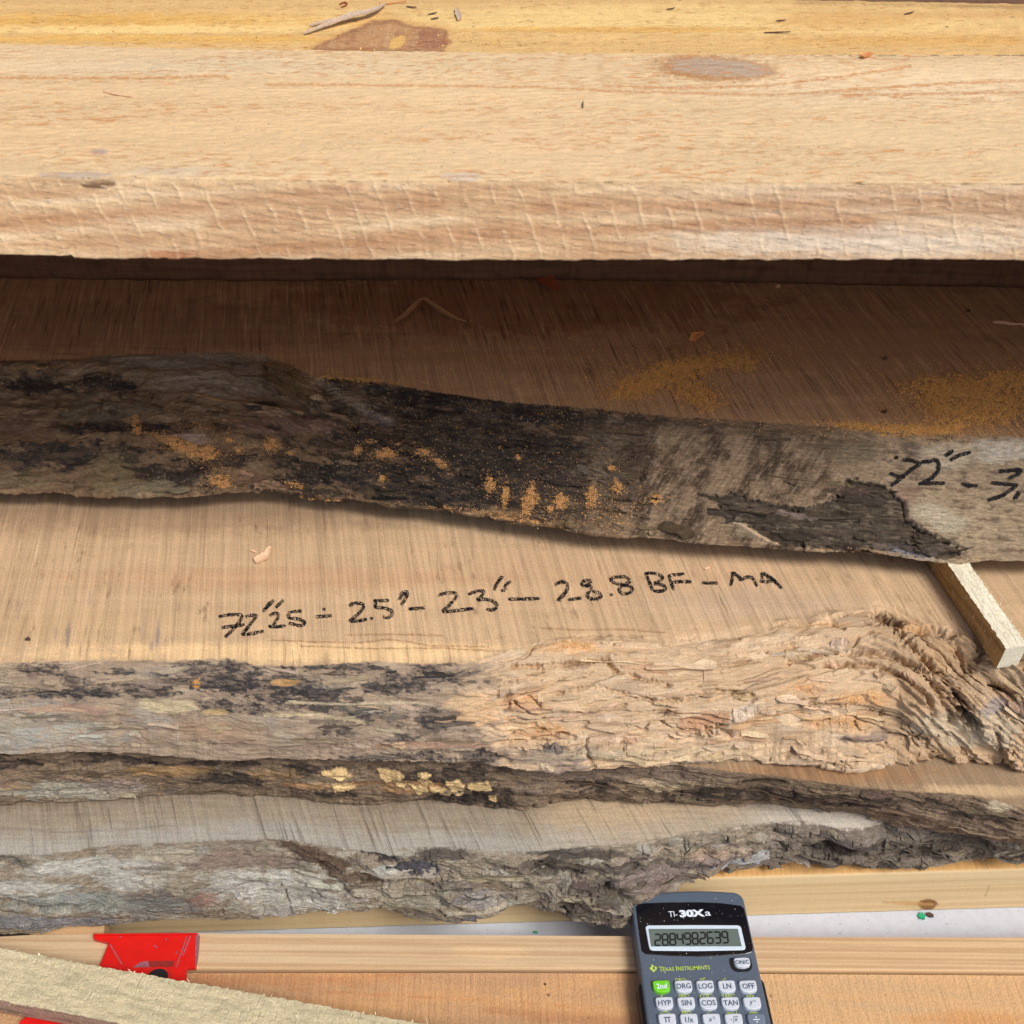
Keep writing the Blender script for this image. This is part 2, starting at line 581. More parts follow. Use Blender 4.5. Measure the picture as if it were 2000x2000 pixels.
def slab_a():
    sl = Slab(A_TOP, A_BOT, ZA[0], ZA[1], 1.12, fine_w=0.235, nb=150, bulge=0.003, seed=11)
    X, Q, U, V = sl.X, sl.Q, sl.U, sl.V
    right = sst(1150, 1400, U)
    d = relief(X, Q, 101, 0.0040, 0.0009, 0.0044, 0.00034) * (1 - 0.5 * right)
    d += cracks(X, Q, 110, 14, 60, 0.0022, 0.035, 0.1) * (1 - 0.8 * right)
    # hollow with a pale splinter, bark blocks, loose flakes
    d += groove(sl, [(690, 820), (706, 812), (714, 808)], 11, 0.007, 1)
    d += groove(sl, [(625, 755), (660, 785), (690, 812)], 12, 0.0035, 2)
    for p in (zc([(550, 390), (510, 450), (520, 560), (540, 620), (700, 680), (900, 690)], 0, 680, 4.83),
              zc([(950, 460), (940, 550), (1160, 615)], 0, 680, 4.83), zc([(1110, 410), (1140, 455), (1330, 480), (1480, 520), (1525, 545), (1525, 610)], 0, 680, 4.83),
              zc([(1425, 370), (1420, 480)], 0, 680, 4.83), zc([(230, 420), (330, 460), (520, 480)], 0, 680, 4.83),
              zc([(1255, 340), (1250, 400)], 0, 680, 4.83), zc([(560, 60), (570, 330), (620, 430)], 400, 680, 4.83)):
        d += groove(sl, p, 3.2, 0.0042, 3)
    step = [(360, 772), (450, 786), (520, 796), (640, 806), (700, 818)]
    d += 0.0022 * np.exp(-(dpoly(U, V, step) / 6) ** 2)
    d += groove(sl, [(p[0] - 2, p[1] + 9) for p in step], 4, 0.0025, 8)
    d += groove(sl, zc([(420, 1160), (480, 1210), (620, 1270), (900, 1310)], 400, 680, 4.83), 3, 0.003, 9)
    d += groove(sl, zc([(1520, 550), (1640, 585), (1760, 630)], 400, 680, 4.83), 2.5, 0.002, 9)
    # dark bark island at the lower right, recessed under the pale wood
    isl = zc([(700, 938), (790, 945), (830, 928), (900, 958), (1100, 990), (1220, 962), (1262, 880), (1400, 905), (1480, 970), (1492, 1032), (1560, 1080), (1712, 1150), (1650, 1180), (1300, 1158), (1000, 1125), (940, 1088), (860, 1032), (795, 1010), (770, 968)], 1000, 480, 1.932)
    dd = dpoly(U, V, isl + isl[:1])
    ins = np.where(inpoly(U, V, isl), dd, -dd) + 5 * fbm(U / 9, V / 9, 7, 3)
    im = sst(-2.5, 2.5, ins)
    sl.isl = im
    d -= 0.0028 * im * sst(40, 0, ins) + 0.0010 * im
    d += im * (relief(X, Q, 140, 0.002, 0.0012, 0.003))
    d += groove(sl, zc([(1230, 960), (1262, 880), (1300, 878)], 1000, 480, 1.932), 3, 0.003, 9)
    d += groove(sl, zc([(1480, 970), (1490, 1032), (1560, 1080), (1712, 1145)], 1000, 480, 1.932), 4, 0.004, 9)
    d += groove(sl, zc([(700, 800), (960, 920), (1100, 970), (1300, 1010), (1500, 1050), (1900, 1085)], 1700, 840, 6.44), 1.6, 0.0012, 9)
    top = fbm(X * 60, Q * 80, 5, 3) * 0.00025
    sl.displace(d * sl.wb + top * (1 - sl.wb))
    # ---- colour
    tp = Paint(U, V, S(178, 142, 108), 21)
    far = sst(520, 720, V)
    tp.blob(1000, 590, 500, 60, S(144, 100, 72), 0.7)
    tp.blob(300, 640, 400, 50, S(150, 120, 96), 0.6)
    tp.blob(1350, 780, 400, 60, S(192, 158, 124), 0.7)
    tp.blob(860, 750, 200, 40, S(194, 160, 126), 0.5)
    for poly in ([(100, 690), (300, 700)], [(0, 672), (200, 676), (360, 683)], [(640, 652), (830, 652)]):
        tp.line(poly, 2.0, S(98, 70, 52), 0.35, 2.0)
    bk = Paint(U, V, S(130, 107, 83), 31)
    bk.mix(sst(-0.1, 0.5, bk.n) * 0.7, S(92, 75, 60))
    bk.mix(sst(0.25, 0.6, fbm(U / 60, V / 16, 77, 4)) * 0.6, S(154, 132, 108))
    blk = S(48, 45, 45)
    for a in ((60, 748, 70, 17), (190, 748, 55, 16), (130, 890, 140, 26), (250, 835, 130, 14), (330, 935, 90, 30), (420, 900, 60, 14), (560, 960, 80, 20), (620, 920, 90, 22),
              (510, 790, 50, 6), (560, 838, 24, 12)):
        bk.blob(*a, blk, 0.95, rag=1.0, soft=0.45, fine=0.5, brk=0.3)
    for a in ((900, 870, 330, 95, 8), (1050, 930, 240, 90, 8), (820, 960, 180, 50, 6), (1000, 800, 250, 22, 8), (1220, 900, 60, 110, 10), (1330, 836, 260, 15, 5), (780, 770, 140, 18, 8)):
        bk.blob(*a[:4], S(50, 46, 44), 0.9, ang=a[4], rag=1.0, soft=0.6, fine=0.4, brk=0.35)
    bk.blob(430, 745, 130, 30, S(138, 122, 104), 0.8, ang=4)
    bk.blob(330, 705, 130, 14, S(134, 122, 108), 0.8)
    bk.blob(560, 745, 50, 30, S(112, 88, 60), 0.8, ang=30)
    bk.blob(560, 830, 90, 18, S(140, 112, 98), 0.75)
    bk.blob(520, 808, 40, 6, S(176, 146, 122), 0.8)
    bk.blob(215, 925, 42, 42, S(128, 112, 84), 0.85, rag=0.5)
    bk.blob(280, 955, 60, 16, S(136, 124, 100), 0.8)
    bk.blob(30, 940, 60, 16, S(128, 114, 88), 0.7)
    bk.blob(60, 830, 60, 30, S(118, 92, 76), 0.6)
    bk.blob(380, 858, 30, 8, S(156, 136, 124), 0.8, ang=8)
    bk.blob(195, 800, 90, 18, S(110, 98, 80), 0.8)
    # right part: paler with upright hair-like streaks
    strk = fbm(U / 60 + V / 110, V / 60, 91, 5, 0.62)
    hair = fbm(U / 6 + V / 9, V / 34, 92, 4, 0.75)
    rr = sst(1110, 1300, U + 150 * bk.n + 40 * bk.f) * sst(-10, 22, V - np.interp(U, [p[0] for p in A_TOP], [p[1] for p in A_TOP]) - 14 + 14 * bk.n)
    bk.mix(rr * (0.55 + 0.45 * sst(-0.3, 0.3, strk)), S(150, 128, 104))
    bk.mix(rr * sst(-0.05, 0.3, -strk) * 0.9, S(74, 60, 48))
    band = fbm(U / 38 + V / 200, V / 260, 191, 3)
    bk.mix(rr * (1 - sst(1500, 1750, U)) * sst(0.05, 0.4, band) * 0.6, S(74, 61, 50))
    bk.mix(rr * sst(0.0, 0.5, hair) * 0.45, S(190, 168, 140))
    bk.mix(rr * sst(0.05, 0.5, -hair) * 0.5, S(80, 68, 58))
    bk.blob(1190, 870, 24, 55, S(150, 132, 114), 0.45, ang=20, soft=1.0, rag=1.3, brk=0.7)
    bk.blob(1170, 935, 22, 22, S(150, 132, 114), 0.45, soft=1.0, rag=1.3, brk=0.7)
    bk.blob(1240, 900, 22, 90, S(84, 70, 60), 0.7, ang=8, soft=0.8)
    pale = sst(1590, 1760, U + 60 * bk.n)
    bk.mix(pale * 0.8, S(178, 158, 130))
    bk.mix(pale * sst(0.1, 0.5, fbm(U / 30, V / 12, 93, 4)) * 0.8, S(116, 98, 82))
    bk.blob(1782, 880, 22, 11, S(96, 86, 80), 0.7, ang=38, soft=0.6)
    bk.blob(1860, 890, 60, 25, S(206, 192, 168), 0.8, soft=0.6)
    bk.blob(1960, 880, 60, 22, S(212, 204, 188), 0.8, soft=0.6)
    bk.blob(1830, 1010, 60, 22, S(196, 184, 160), 0.8, ang=20, soft=0.6)
    bk.blob(1770, 970, 26, 22, S(150, 122, 106), 0.6, soft=0.6)
    bk.blob(1660, 880, 60, 26, S(120, 108, 88), 0.6)
    bk.blob(1450, 1010, 60, 30, S(150, 136, 112), 0.6, ang=30)
    ic = S(88, 77, 66) * (0.8 + 0.8 * np.clip(fbm(U / 60, V / 10, 94, 5, 0.65), -0.6, 1))[..., None]
    bk.mix(im * 0.95, ic)
    bk.mix(im * sst(0.12, 0.5, fbm(U / 48, V / 13, 95, 5, 0.65)) * 0.6, S(140, 127, 108))
    bk.line([(1430, 1018), (1445, 1022), (1475, 1042), (1500, 1055), (1520, 1062)], 2.4, S(214, 190, 158), 0.9)
    bk.line(zc([(250, 1490), (420, 1540), (600, 1580), (760, 1590)], 1700, 840, 6.44), 6, S(150, 154, 160), 0.7)
    bk.line([(360, 770), (450, 785), (520, 795), (590, 806)], 1.6, S(198, 160, 112), 0.75, 2.0)
    bk.line([(622, 744), (660, 768), (712, 800)], 8, S(168, 150, 122), 0.7)
    bk.line(zc([(1520, 590), (1600, 640), (1740, 680)], 400, 680, 4.83), 9, S(146, 134, 126), 0.7)
    bk.line(zc([(350, 1170), (460, 1200), (500, 1270), (650, 1310), (760, 1330)], 400, 680, 4.83), 4, S(182, 148, 120), 0.85)
    edge = [(p[0], p[1] - 3) for p in A_BOT]
    bk.mix(np.exp(-(dpoly(U, V, edge) / 3) ** 2) * sst(0.0, 0.5, fbm(U / 70, V / 6, 96, 5, 0.7)) * 0.85, S(196, 164, 124))
    spk = sst(0.34, 0.6, fbm(U / 7, V / 5, 97, 4, 0.8)) * sst(-0.35, 0.3, fbm(U / 60, V / 30, 98, 3)) * (1 - pale)
    bk.mix(spk * 0.75 * (1 - im), S(178, 152, 118))
    bk.mix(sst(0.25, 0.55, fbm(U / 34, V / 9, 99, 5, 0.65)) * 0.5 * sst(560, 760, U) * (1 - rr), S(104, 88, 74))
    for a in ((1390, 705, 90, 12, -8), (1300, 735, 90, 16, -14), (1240, 760, 50, 14, -10), (1360, 770, 40, 22, 20), (1880, 760, 120, 20, 0), (1930, 800, 100, 28, -10), (1840, 790, 50, 34, 20), (1800, 840, 80, 8, 0)):
        tp.blob(*a[:4], S(214, 158, 92), 0.28, ang=a[4], rag=1.0, soft=0.9, fine=0.5)
    m = sst(-0.0006, 0.0006, Q + 0.0008 * bk.f)[..., None]
    col = tp.c * (1 - m) + bk.c * m
    sl.build('live_edge_slab', (0.0, 0.7, ZA[1]), 'dark weathered slab with blackish bark edge, uppermost under the pale beam', 'wood slab', GROUP_SLAB, M_SAWN_DARK, M_BARK, col=col)
    return sl


# ================================================================== SLAB B (slab with the long handwriting)
B_TOP = [(0, 1295), (104, 1292), (207, 1290), (336, 1291), (445, 1286), (492, 1298), (569, 1301), (647, 1298), (725, 1292), (828, 1298), (932, 1293), (990, 1276), (1060, 1262), (1155, 1258), (1311, 1258), (1492, 1240), (1621, 1217), (1725, 1194), (1828, 1228), (1906, 1255), (2000, 1280)]
B_BOT = [(0, 1471), (155, 1468), (259, 1470), (362, 1479), (440, 1484), (569, 1481), (673, 1484), (802, 1489), (932, 1487), (1000, 1502), (1129, 1508), (1259, 1500), (1362, 1490), (1466, 1481), (1569, 1487), (1673, 1500), (1750, 1487), (1776, 1498), (1828, 1485), (1880, 1480), (2000, 1490)]
ZB = (0.216, 0.158)


def slab_b():
    pe = 1.12 + 0.75 * sst(0.0, 0.12, XS)
    sl = Slab(B_TOP, B_BOT, ZB[0], ZB[1], 0.97, fine_w=0.165, nb=170, pexp=pe, bulge=0.004 + 0.004 * sst(0, 0.15, XS), seed=41)
    X, Q, U, V = sl.X, sl.Q, sl.U, sl.V
    rt = sst(925, 1015, U + 70 * fbm(U / 60, V / 24, 3, 4) + 0.25 * (1400 - V))          # rotted right part
    d = relief(X, Q, 201, 0.0022, 0.0007, 0.0020, 0.00022) * (1 - rt)
    d += cracks(X, Q, 210, 12, 80, 0.0012, 0.03, 0.15) * (1 - rt)
    # rot: fibre coordinate bends down round the knot on the right
    xb = np.maximum(X - 0.165, 0)
    f = Q - 2.4 * xb ** 2 - 0.03 * sst(0.2, 0.3, X) * 0
    w = 0.006 * fbm(X * 14, Q * 24, 220, 3)
    pl = plates(fbm(X * 6, (f + w) * 34, 221, 4, 0.45), 4.0, 0.035) * 0.0115
    pl2 = plates(fbm(X * 16, (f + w) * 110, 222, 3), 2.2, 0.06) * 0.0016 * sst(-0.2, 0.3, fbm(X * 14, Q * 30, 229, 2))
    knot = sst(95, 20, np.hypot((U - 1890) / 1.2, V - 1300))
    lum = fbm(X * 38, Q * 42, 223, 4) * 0.006 * sst(1680, 1780, U)
    rot = pl + pl2 + ridged(X * 10, f * 240, 224, 4) * 0.00025 + fbm(X * 12, Q * 18, 225, 3) * 0.003 + lum + fbm(X * 150, f * 420, 226, 3) * 0.00015
    rot += cracks(X, f, 230, 6, 70, 0.0060, 0.022, 0.05) + cracks(X, f, 233, 12, 150, 0.0022, 0.03, 0.15)
    rot += cracks(X + 0.6 * Q, f * 0.8, 236, 36, 36, 0.005, 0.04, 0.1) * sst(1650, 1760, U)
    G = []
    z6 = lambda p: zc(p, 1000, 1050, 1.932)
    for p, wd, dp in ((z6([(0, 490), (200, 480), (360, 458), (385, 500), (480, 530), (590, 560)]), 3.2, 0.0035), (z6([(100, 640), (110, 600), (300, 560), (530, 610)]), 2.5, 0.002),
                      (z6([(520, 620), (640, 610), (770, 580), (900, 590)]), 3, 0.003), (z6([(700, 740), (790, 715), (815, 750)]), 6, 0.006), (z6([(1190, 300), (1215, 340), (1245, 355)]), 2.5, 0.003),
                      (z6([(1060, 460), (1200, 425), (1400, 440), (1540, 490), (1640, 590), (1660, 620)]), 4, 0.004), (z6([(1180, 480), (1380, 480), (1480, 530), (1570, 600), (1585, 680)]), 4, 0.0045),
                      (z6([(1370, 275), (1450, 320), (1480, 345), (1600, 350), (1680, 365)]), 5, 0.005), (z6([(1380, 300), (1440, 340)]), 8, 0.010),
                      (z6([(1460, 370), (1500, 410), (1570, 470), (1640, 540), (1700, 620)]), 5, 0.008), (z6([(1690, 650), (1740, 690)]), 8, 0.012), (z6([(1830, 560), (1890, 590)]), 6, 0.010),
                      (z6([(1760, 370), (1780, 430), (1740, 480)]), 7, 0.005), (z6([(1600, 560), (1640, 640), (1660, 700)]), 5, 0.004), (z6([(275, 790), (310, 870), (560, 850)]), 2.6, 0.003),
                      (z6([(900, 830), (960, 850), (1060, 800)]), 2.6, 0.002), (z6([(1450, 760), (1590, 780)]), 3, 0.003), (z6([(1820, 740), (1850, 790)]), 6, 0.005), (z6([(1040, 395), (1090, 420)]), 2.4, 0.0025),
                      (z6([(1680, 400), (1720, 500)]), 3, 0.004)):
        rot += groove(sl, p, wd * 1.15 + 0.6, dp * 1.9, 5)
    # curled loose flakes: a raised lip
    rot += 0.004 * np.exp(-(dpoly(U, V, z6([(700, 735), (800, 700), (870, 660), (960, 640)])) / 9) ** 2)
    rot += 0.003 * np.exp(-(dpoly(U, V, z6([(1480, 340), (1560, 330), (1680, 360)])) / 9) ** 2)
    d += rot * rt
    d += groove(sl, zc([(1240, 790), (1500, 790), (1700, 770), (1900, 830)], 500, 1270, 3.864), 5, 0.004, 6)
    d += groove(sl, zc([(60, 360), (100, 450), (170, 490)], 0, 1270, 3.864), 2.5, 0.0025, 6)
    d += groove(sl, zc([(0, 760), (700, 730), (1250, 740), (1500, 780), (1650, 810)], 0, 1270, 3.864), 2.2, 0.0012, 6)
    wtop = sl.wb
    rotw = rt * sst(-0.012, 0.006, Q + 0.008 * fbm(X * 40, Q * 60, 240, 3)) * (np.arange(sl.P.shape[0]) <= sl.rb)[:, None]
    wt = np.maximum(wtop * (1 - rt), rotw)
    top = fbm(X * 60, Q * 80, 6, 3) * 0.00018
    sl.displace(d * wt + top * (1 - wt))
    sl.rotw = rotw
    # ---- colour
    tp = Paint(U, V, S(205, 175, 139), 51)
    tp.blob(300, 1000, 500, 40, S(178, 148, 118), 0.8, soft=0.8)
    tp.blob(1300, 1100, 420, 60, S(206, 172, 136), 0.6, soft=0.8)
    tp.blob(560, 1130, 380, 22, S(202, 160, 124), 0.5, soft=0.6)
    tp.blob(150, 1230, 260, 36, S(206, 176, 136), 0.7, soft=0.8)
    tp.blob(600, 1275, 460, 18, S(240, 206, 156), 0.85, soft=0.8)
    tp.blob(1480, 1180, 180, 30, S(198, 172, 146), 0.7, soft=0.9)
    for p in (zc([(420, 548), (700, 560), (1000, 562), (1150, 545), (1290, 560), (1420, 585), (1800, 590)], 400, 1080, 3.22), zc([(900, 515), (1200, 512), (1500, 520)], 400, 1080, 3.22),
              zc([(600, 585), (1000, 600), (1500, 600), (1900, 620)], 400, 1080, 3.22), zc([(170, 470), (400, 485), (700, 480), (960, 500)], 1000, 1080, 3.22), zc([(480, 600), (700, 560), (830, 530)], 1000, 1080, 3.22)):
        tp.line(p, 1.3, S(150, 104, 66), 0.75, 1.5)
    for (u, v, h, a) in ((133, 1240, 22, .55), (108, 1238, 14, .3), (308, 1240, 30, .6), (280, 1225, 26, .3), (176, 1170, 14, .25), (36, 1190, 20, .25), (296, 1262, 10, .5)):
        tp.blob(u, v, 4, h, S(120, 116, 128), a, ang=4, rag=0.5, soft=0.9)
    bk = Paint(U, V, S(172, 152, 130), 61)
    bk.mix(sst(-0.2, 0.5, bk.n) * 0.7, S(146, 128, 110))
    bk.mix(sst(0.15, 0.6, fbm(U / 70, V / 12, 62, 4)) * 0.55, S(196, 180, 154))
    lic = S(176, 176, 166)
    for a in ((60, 1400, 90, 40), (110, 1440, 120, 20), (290, 1400, 40, 25), (480, 1420, 80, 20), (30, 1450, 60, 25), (620, 1345, 60, 8), (740, 1390, 70, 8), (310, 1312, 50, 8)):
        bk.blob(*a, lic, 0.6, rag=1.1, soft=0.7, fine=0.6, brk=0.6)
    blk = S(62, 59, 60)
    for a in ((85, 1305, 46, 10), (150, 1345, 70, 18), (110, 1355, 100, 9), (230, 1312, 40, 7), (270, 1352, 70, 12), (430, 1320, 90, 28), (520, 1335, 110, 26), (600, 1370, 120, 20), (430, 1380, 90, 14), (680, 1305, 90, 8),
              (800, 1330, 60, 18), (900, 1325, 70, 16), (720, 1400, 70, 12), (900, 1400, 80, 16), (560, 1352, 150, 16), (760, 1345, 60, 12), (660, 1425, 40, 10), (780, 1443, 30, 8), (840, 1300, 60, 5), (780, 1480, 110, 7), (930, 1480, 90, 10), (860, 1415, 60, 12)):
        bk.blob(*a, blk, 0.9, rag=1.1, soft=0.45, fine=0.6, brk=0.6)
    bk.blob(330, 1380, 60, 14, S(222, 204, 164), 0.7)
    bk.blob(420, 1390, 30, 6, S(226, 196, 140), 0.5)
    bk.blob(440, 1425, 90, 20, S(176, 142, 112), 0.6, soft=0.6)
    bk.blob(120, 1385, 90, 7, S(190, 156, 130), 0.7)
    bk.blob(555, 1333, 26, 6, S(204, 160, 108), 0.8)
    bk.blob(384, 1335, 7, 9, S(214, 154, 90), 0.9, rag=0.2)
    bk.blob(850, 1455, 130, 6, S(190, 152, 128), 0.6)
    bk.line([(520, 1393), (620, 1396), (700, 1408), (710, 1412)], 4, S(216, 196, 158), 0.8)
    bk.line([(560, 1372), (700, 1374), (800, 1372), (850, 1376)], 2.5, S(214, 198, 166), 0.7)
    bk.blob(940, 1385, 46, 30, S(222, 184, 140), 0.85)
    bk.blob(905, 1372, 40, 12, S(222, 190, 150), 0.8)
    ro = Paint(U, V, S(216, 188, 154), 71)
    ro.mix(sst(-0.1, 0.6, ro.n) * 0.6, S(206, 172, 134))
    ro.mix(sst(0.2, 0.6, fbm(X * 30, f * 130, 72, 4)) * 0.6, S(228, 208, 178))
    ro.mix(sst(0.25, 0.6, fbm(X * 22, f * 200, 73, 4)) * 0.55, S(152, 122, 96))
    ro.mix(sst(0.15, 0.6, fbm(U / 110, V / 40, 74, 4)) * 0.45, S(186, 164, 140))
    ro.mix(sst(1640, 1780, U + 40 * ro.n) * 0.55, S(180, 150, 116))
    for a in ((1120, 1262, 40, 10, 0), (1060, 1430, 60, 20, 0), (1680, 1365, 60, 14, 8), (1640, 1410, 80, 14, 0), (1480, 1400, 70, 12, 0), (1010, 1370, 50, 16, 0), (1570, 1345, 40, 10, 0), (1110, 1270, 60, 8, 0), (1590, 1222, 60, 6, 0)):
        ro.blob(*a[:4], S(230, 178, 122), 0.55, soft=0.9, rag=0.9, brk=0.5)
    ro.blob(1380, 1405, 60, 14, S(188, 140, 108), 0.7, ang=-10)
    ro.blob(1445, 1390, 26, 12, S(226, 210, 190), 0.8, ang=-30)
    ro.blob(1790, 1222, 34, 10, S(232, 190, 140), 0.8, ang=6)
    ro.blob(1880, 1290, 90, 40, S(198, 164, 124), 0.6)
    ro.blob(1920, 1330, 80, 30, S(196, 170, 138), 0.6)
    ro.blob(1900, 1420, 120, 30, S(200, 186, 160), 0.7)
    ro.blob(1950, 1380, 40, 14, S(150, 146, 150), 0.6)
    ro.blob(1740, 1205, 36, 12, S(120, 92, 66), 0.7, ang=15)
    ro.blob(1880, 1395, 18, 12, S(96, 74, 54), 0.8)
    for a in ((1060, 1475, 70, 18), (1100, 1500, 60, 10), (1140, 1470, 30, 16), (1540, 1490, 50, 9), (1380, 1490, 90, 6), (1700, 1445, 60, 8)):
        ro.blob(*a, S(150, 134, 124), 0.75)
    ro.blob(1080, 1462, 36, 8, S(90, 84, 92), 0.8)
    ro.blob(1250, 1470, 200, 10, S(214, 196, 160), 0.6, soft=0.7)
    m = sst(-0.0006, 0.0006, Q + 0.0010 * bk.f)
    mk = (m * (1 - rt))[..., None]
    mr_ = np.clip(np.maximum(rotw, m * rt), 0, 1)[..., None]
    col = tp.c * (1 - mk) * (1 - mr_) + bk.c * mk + ro.c * mr_
    sl.build('live_edge_slab', (0.0, 0.7, ZB[1]), 'tan slab with a long handwritten measurement line, its bark edge crumbling at right', 'wood slab', GROUP_SLAB, M_SAWN, M_ROT, col=col)
    return sl


# ================================================================== SLAB C (mostly hidden, yellow flaking patch)
C_TOP = [(-300, 1452), (0, 1452), (500, 1462), (1000, 1476), (1250, 1486), (1400, 1504), (1518, 1516), (1673, 1537), (1776, 1546), (1880, 1551), (1960, 1568), (2000, 1580), (2300, 1600)]
C_BOT = [(0, 1569), (52, 1564), (129, 1559), (233, 1558), (311, 1554), (388, 1546), (466, 1543), (543, 1549), (621, 1559), (725, 1562), (828, 1562), (906, 1569), (1000, 1572), (1052, 1570), (1129, 1560), (1259, 1558), (1362, 1565), (1466, 1568), (1569, 1573), (1673, 1583), (1776, 1609), (1880, 1630), (1932, 1637), (2000, 1645)]
ZC = (0.156, 0.101)


def slab_c():
    sl = Slab(C_TOP, C_BOT, ZC[0], ZC[1], 0.96, fine_w=0.05, nb=110, bulge=0.004, seed=71)
    X, Q, U, V = sl.X, sl.Q, sl.U, sl.V
    d = relief(X, Q, 301, 0.0030, 0.0016, 0.0034, 0.00030) + cracks(X, Q, 310, 10, 60, 0.002, 0.03, 0.1)
    yel = [zc(p, 500, 1270, 3.864) for p in ([(500, 890), (640, 880), (740, 930), (640, 960), (520, 920)], [(910, 890), (1080, 880), (1120, 920), (1090, 970), (1000, 985), (940, 950)], [(1220, 900), (1290, 885), (1330, 910), (1300, 940), (1240, 935)],
             [(1215, 955), (1330, 965), (1340, 1000), (1260, 1005)], [(1160, 1010), (1280, 1000), (1310, 1040), (1230, 1060)], [(1440, 950), (1540, 950), (1580, 1010), (1560, 1050), (1470, 1050), (1430, 1000)],
             [(1600, 985), (1760, 970), (1780, 1040), (1620, 1040), (1590, 1015)], [(1320, 1015), (1420, 1015), (1440, 1045), (1340, 1050)], [(1490, 1065), (1560, 1060), (1560, 1090), (1500, 1090)], [(1740, 1080), (1810, 1080), (1815, 1130), (1760, 1125)],
             [(1040, 1000), (1130, 1010), (1120, 1025), (1060, 1020)], [(1390, 1070), (1470, 1065), (1460, 1085), (1400, 1085)], [(570, 1005), (720, 1000), (760, 1030), (600, 1045)])]
    ym = np.zeros(U.shape)
    for p in yel:
        dd = dpoly(U, V, p + p[:1])
        ym = np.maximum(ym, sst(-0.7, 0.7, np.where(inpoly(U, V, p), dd, -dd) + 2.4 * fbm(U / 6, V / 4, 17, 3)))
    d += ym * 0.0012
    sl.displace(d * sl.wb)
    tp = Paint(U, V, S(154, 131, 104), 81)
    tp.blob(1600, 1510, 200, 20, S(160, 118, 80), 0.6, soft=0.8)
    tp.blob(1900, 1545, 120, 12, S(206, 178, 140), 0.7, soft=0.8)
    bk = Paint(U, V, S(140, 120, 98), 82)
    bk.mix(sst(-0.1, 0.5, bk.n) * 0.7, S(104, 88, 74))
    bk.mix(sst(1560, 1500, V + 0.03 * U) * sst(-0.1, 0.3, fbm(U / 80, V / 14, 83, 4)) * 0.5, S(74, 62, 52))
    bk.blob(100, 1540, 200, 16, S(178, 172, 156), 0.85, soft=0.6)
    bk.blob(230, 1535, 60, 14, S(150, 130, 122), 0.6)
    bk.blob(20, 1530, 24, 6, S(152, 116, 90), 0.7)
    bk.blob(430, 1515, 60, 14, S(92, 80, 66), 0.8)
    bk.blob(330, 1505, 80, 10, S(176, 142, 96), 0.6)
    for a in ((20, 1485, 50, 9), (190, 1480, 50, 6), (270, 1488, 46, 8), (360, 1490, 90, 5), (590, 1500, 60, 10), (480, 1492, 30, 6), (470, 1520, 70, 10), (900, 1560, 110, 10), (860, 1510, 120, 20), (660, 1545, 60, 6), (960, 1550, 60, 20), (1150, 1530, 50, 12)):
        bk.blob(*a, S(58, 50, 46), 0.95, rag=0.9, brk=0.5)
    bk.blob(540, 1510, 50, 10, S(168, 138, 98), 0.7)
    bk.blob(700, 1530, 160, 6, S(178, 138, 96), 0.8)
    bk.blob(640, 1520, 60, 10, S(170, 152, 128), 0.6)
    bk.blob(800, 1540, 60, 4, S(182, 140, 98), 0.7)
    bk.mix(ym, S(236, 202, 146) * (0.9 + 0.35 * fbm(U / 16, V / 6, 18, 4, 0.65))[..., None])
    for a in ((1040, 1530, 36, 26), (1230, 1510, 200, 14), (1300, 1480, 90, 10)):
        bk.blob(*a, S(136, 118, 102), 0.8)
    bk.blob(1330, 1530, 60, 8, S(172, 154, 126), 0.7)
    for a in ((1420, 1548, 110, 10), (1580, 1555, 120, 12), (1690, 1560, 110, 14), (1780, 1570, 90, 8), (1330, 1558, 60, 8), (1900, 1590, 60, 14)):
        bk.blob(*a, S(64, 55, 50), 0.95, rag=1.0, ang=5, brk=0.7)
    bk.blob(1880, 1600, 120, 12, S(146, 126, 106), 0.8, ang=14)
    bk.blob(1960, 1570, 40, 10, S(204, 188, 158), 0.8)
    m = sst(-0.0006, 0.0006, Q + 0.0010 * bk.f)[..., None]
    col = tp.c * (1 - m) + bk.c * m
    sl.build('live_edge_slab', (0.0, 0.7, ZC[1]), 'brown slab with flaking yellow patches on its dark bark, squeezed between two paler slabs', 'wood slab', GROUP_SLAB, M_SAWN, M_BARK, col=col)
    return sl


# ================================================================== SLAB D (lowest, grey)
D_TOP = [(0, 1670), (78, 1669), (155, 1662), (171, 1656), (259, 1648), (362, 1646), (440, 1641), (518, 1638), (569, 1641), (621, 1651), (699, 1660), (751, 1668), (765, 1672), (785, 1658), (828, 1656), (880, 1656), (932, 1661), (1000, 1667), (1078, 1660), (1129, 1653), (1207, 1651), (1259, 1645), (1336, 1629), (1414, 1619), (1518, 1606), (1580, 1606), (1640, 1620), (1690, 1618), (1725, 1604), (1828, 1611), (2000, 1622)]
D_BOT = [(0, 1822), (57, 1819), (129, 1811), (197, 1809), (290, 1797), (414, 1796), (507, 1797), (518, 1786), (569, 1787), (621, 1779), (673, 1777), (699, 1775), (776, 1772), (828, 1785), (880, 1792), (921, 1789), (973, 1771), (1000, 1762), (1052, 1760), (1093, 1774), (1129, 1790), (1171, 1799), (1207, 1795), (1228, 1780), (1248, 1748), (1290, 1735), (1311, 1719), (1362, 1701), (1440, 1688), (1518, 1675), (1595, 1670), (1637, 1679), (1699, 1676), (1750, 1681), (1802, 1681), (1854, 1671), (1932, 1665), (2000, 1660)]
ZD = (0.099, 0.042)


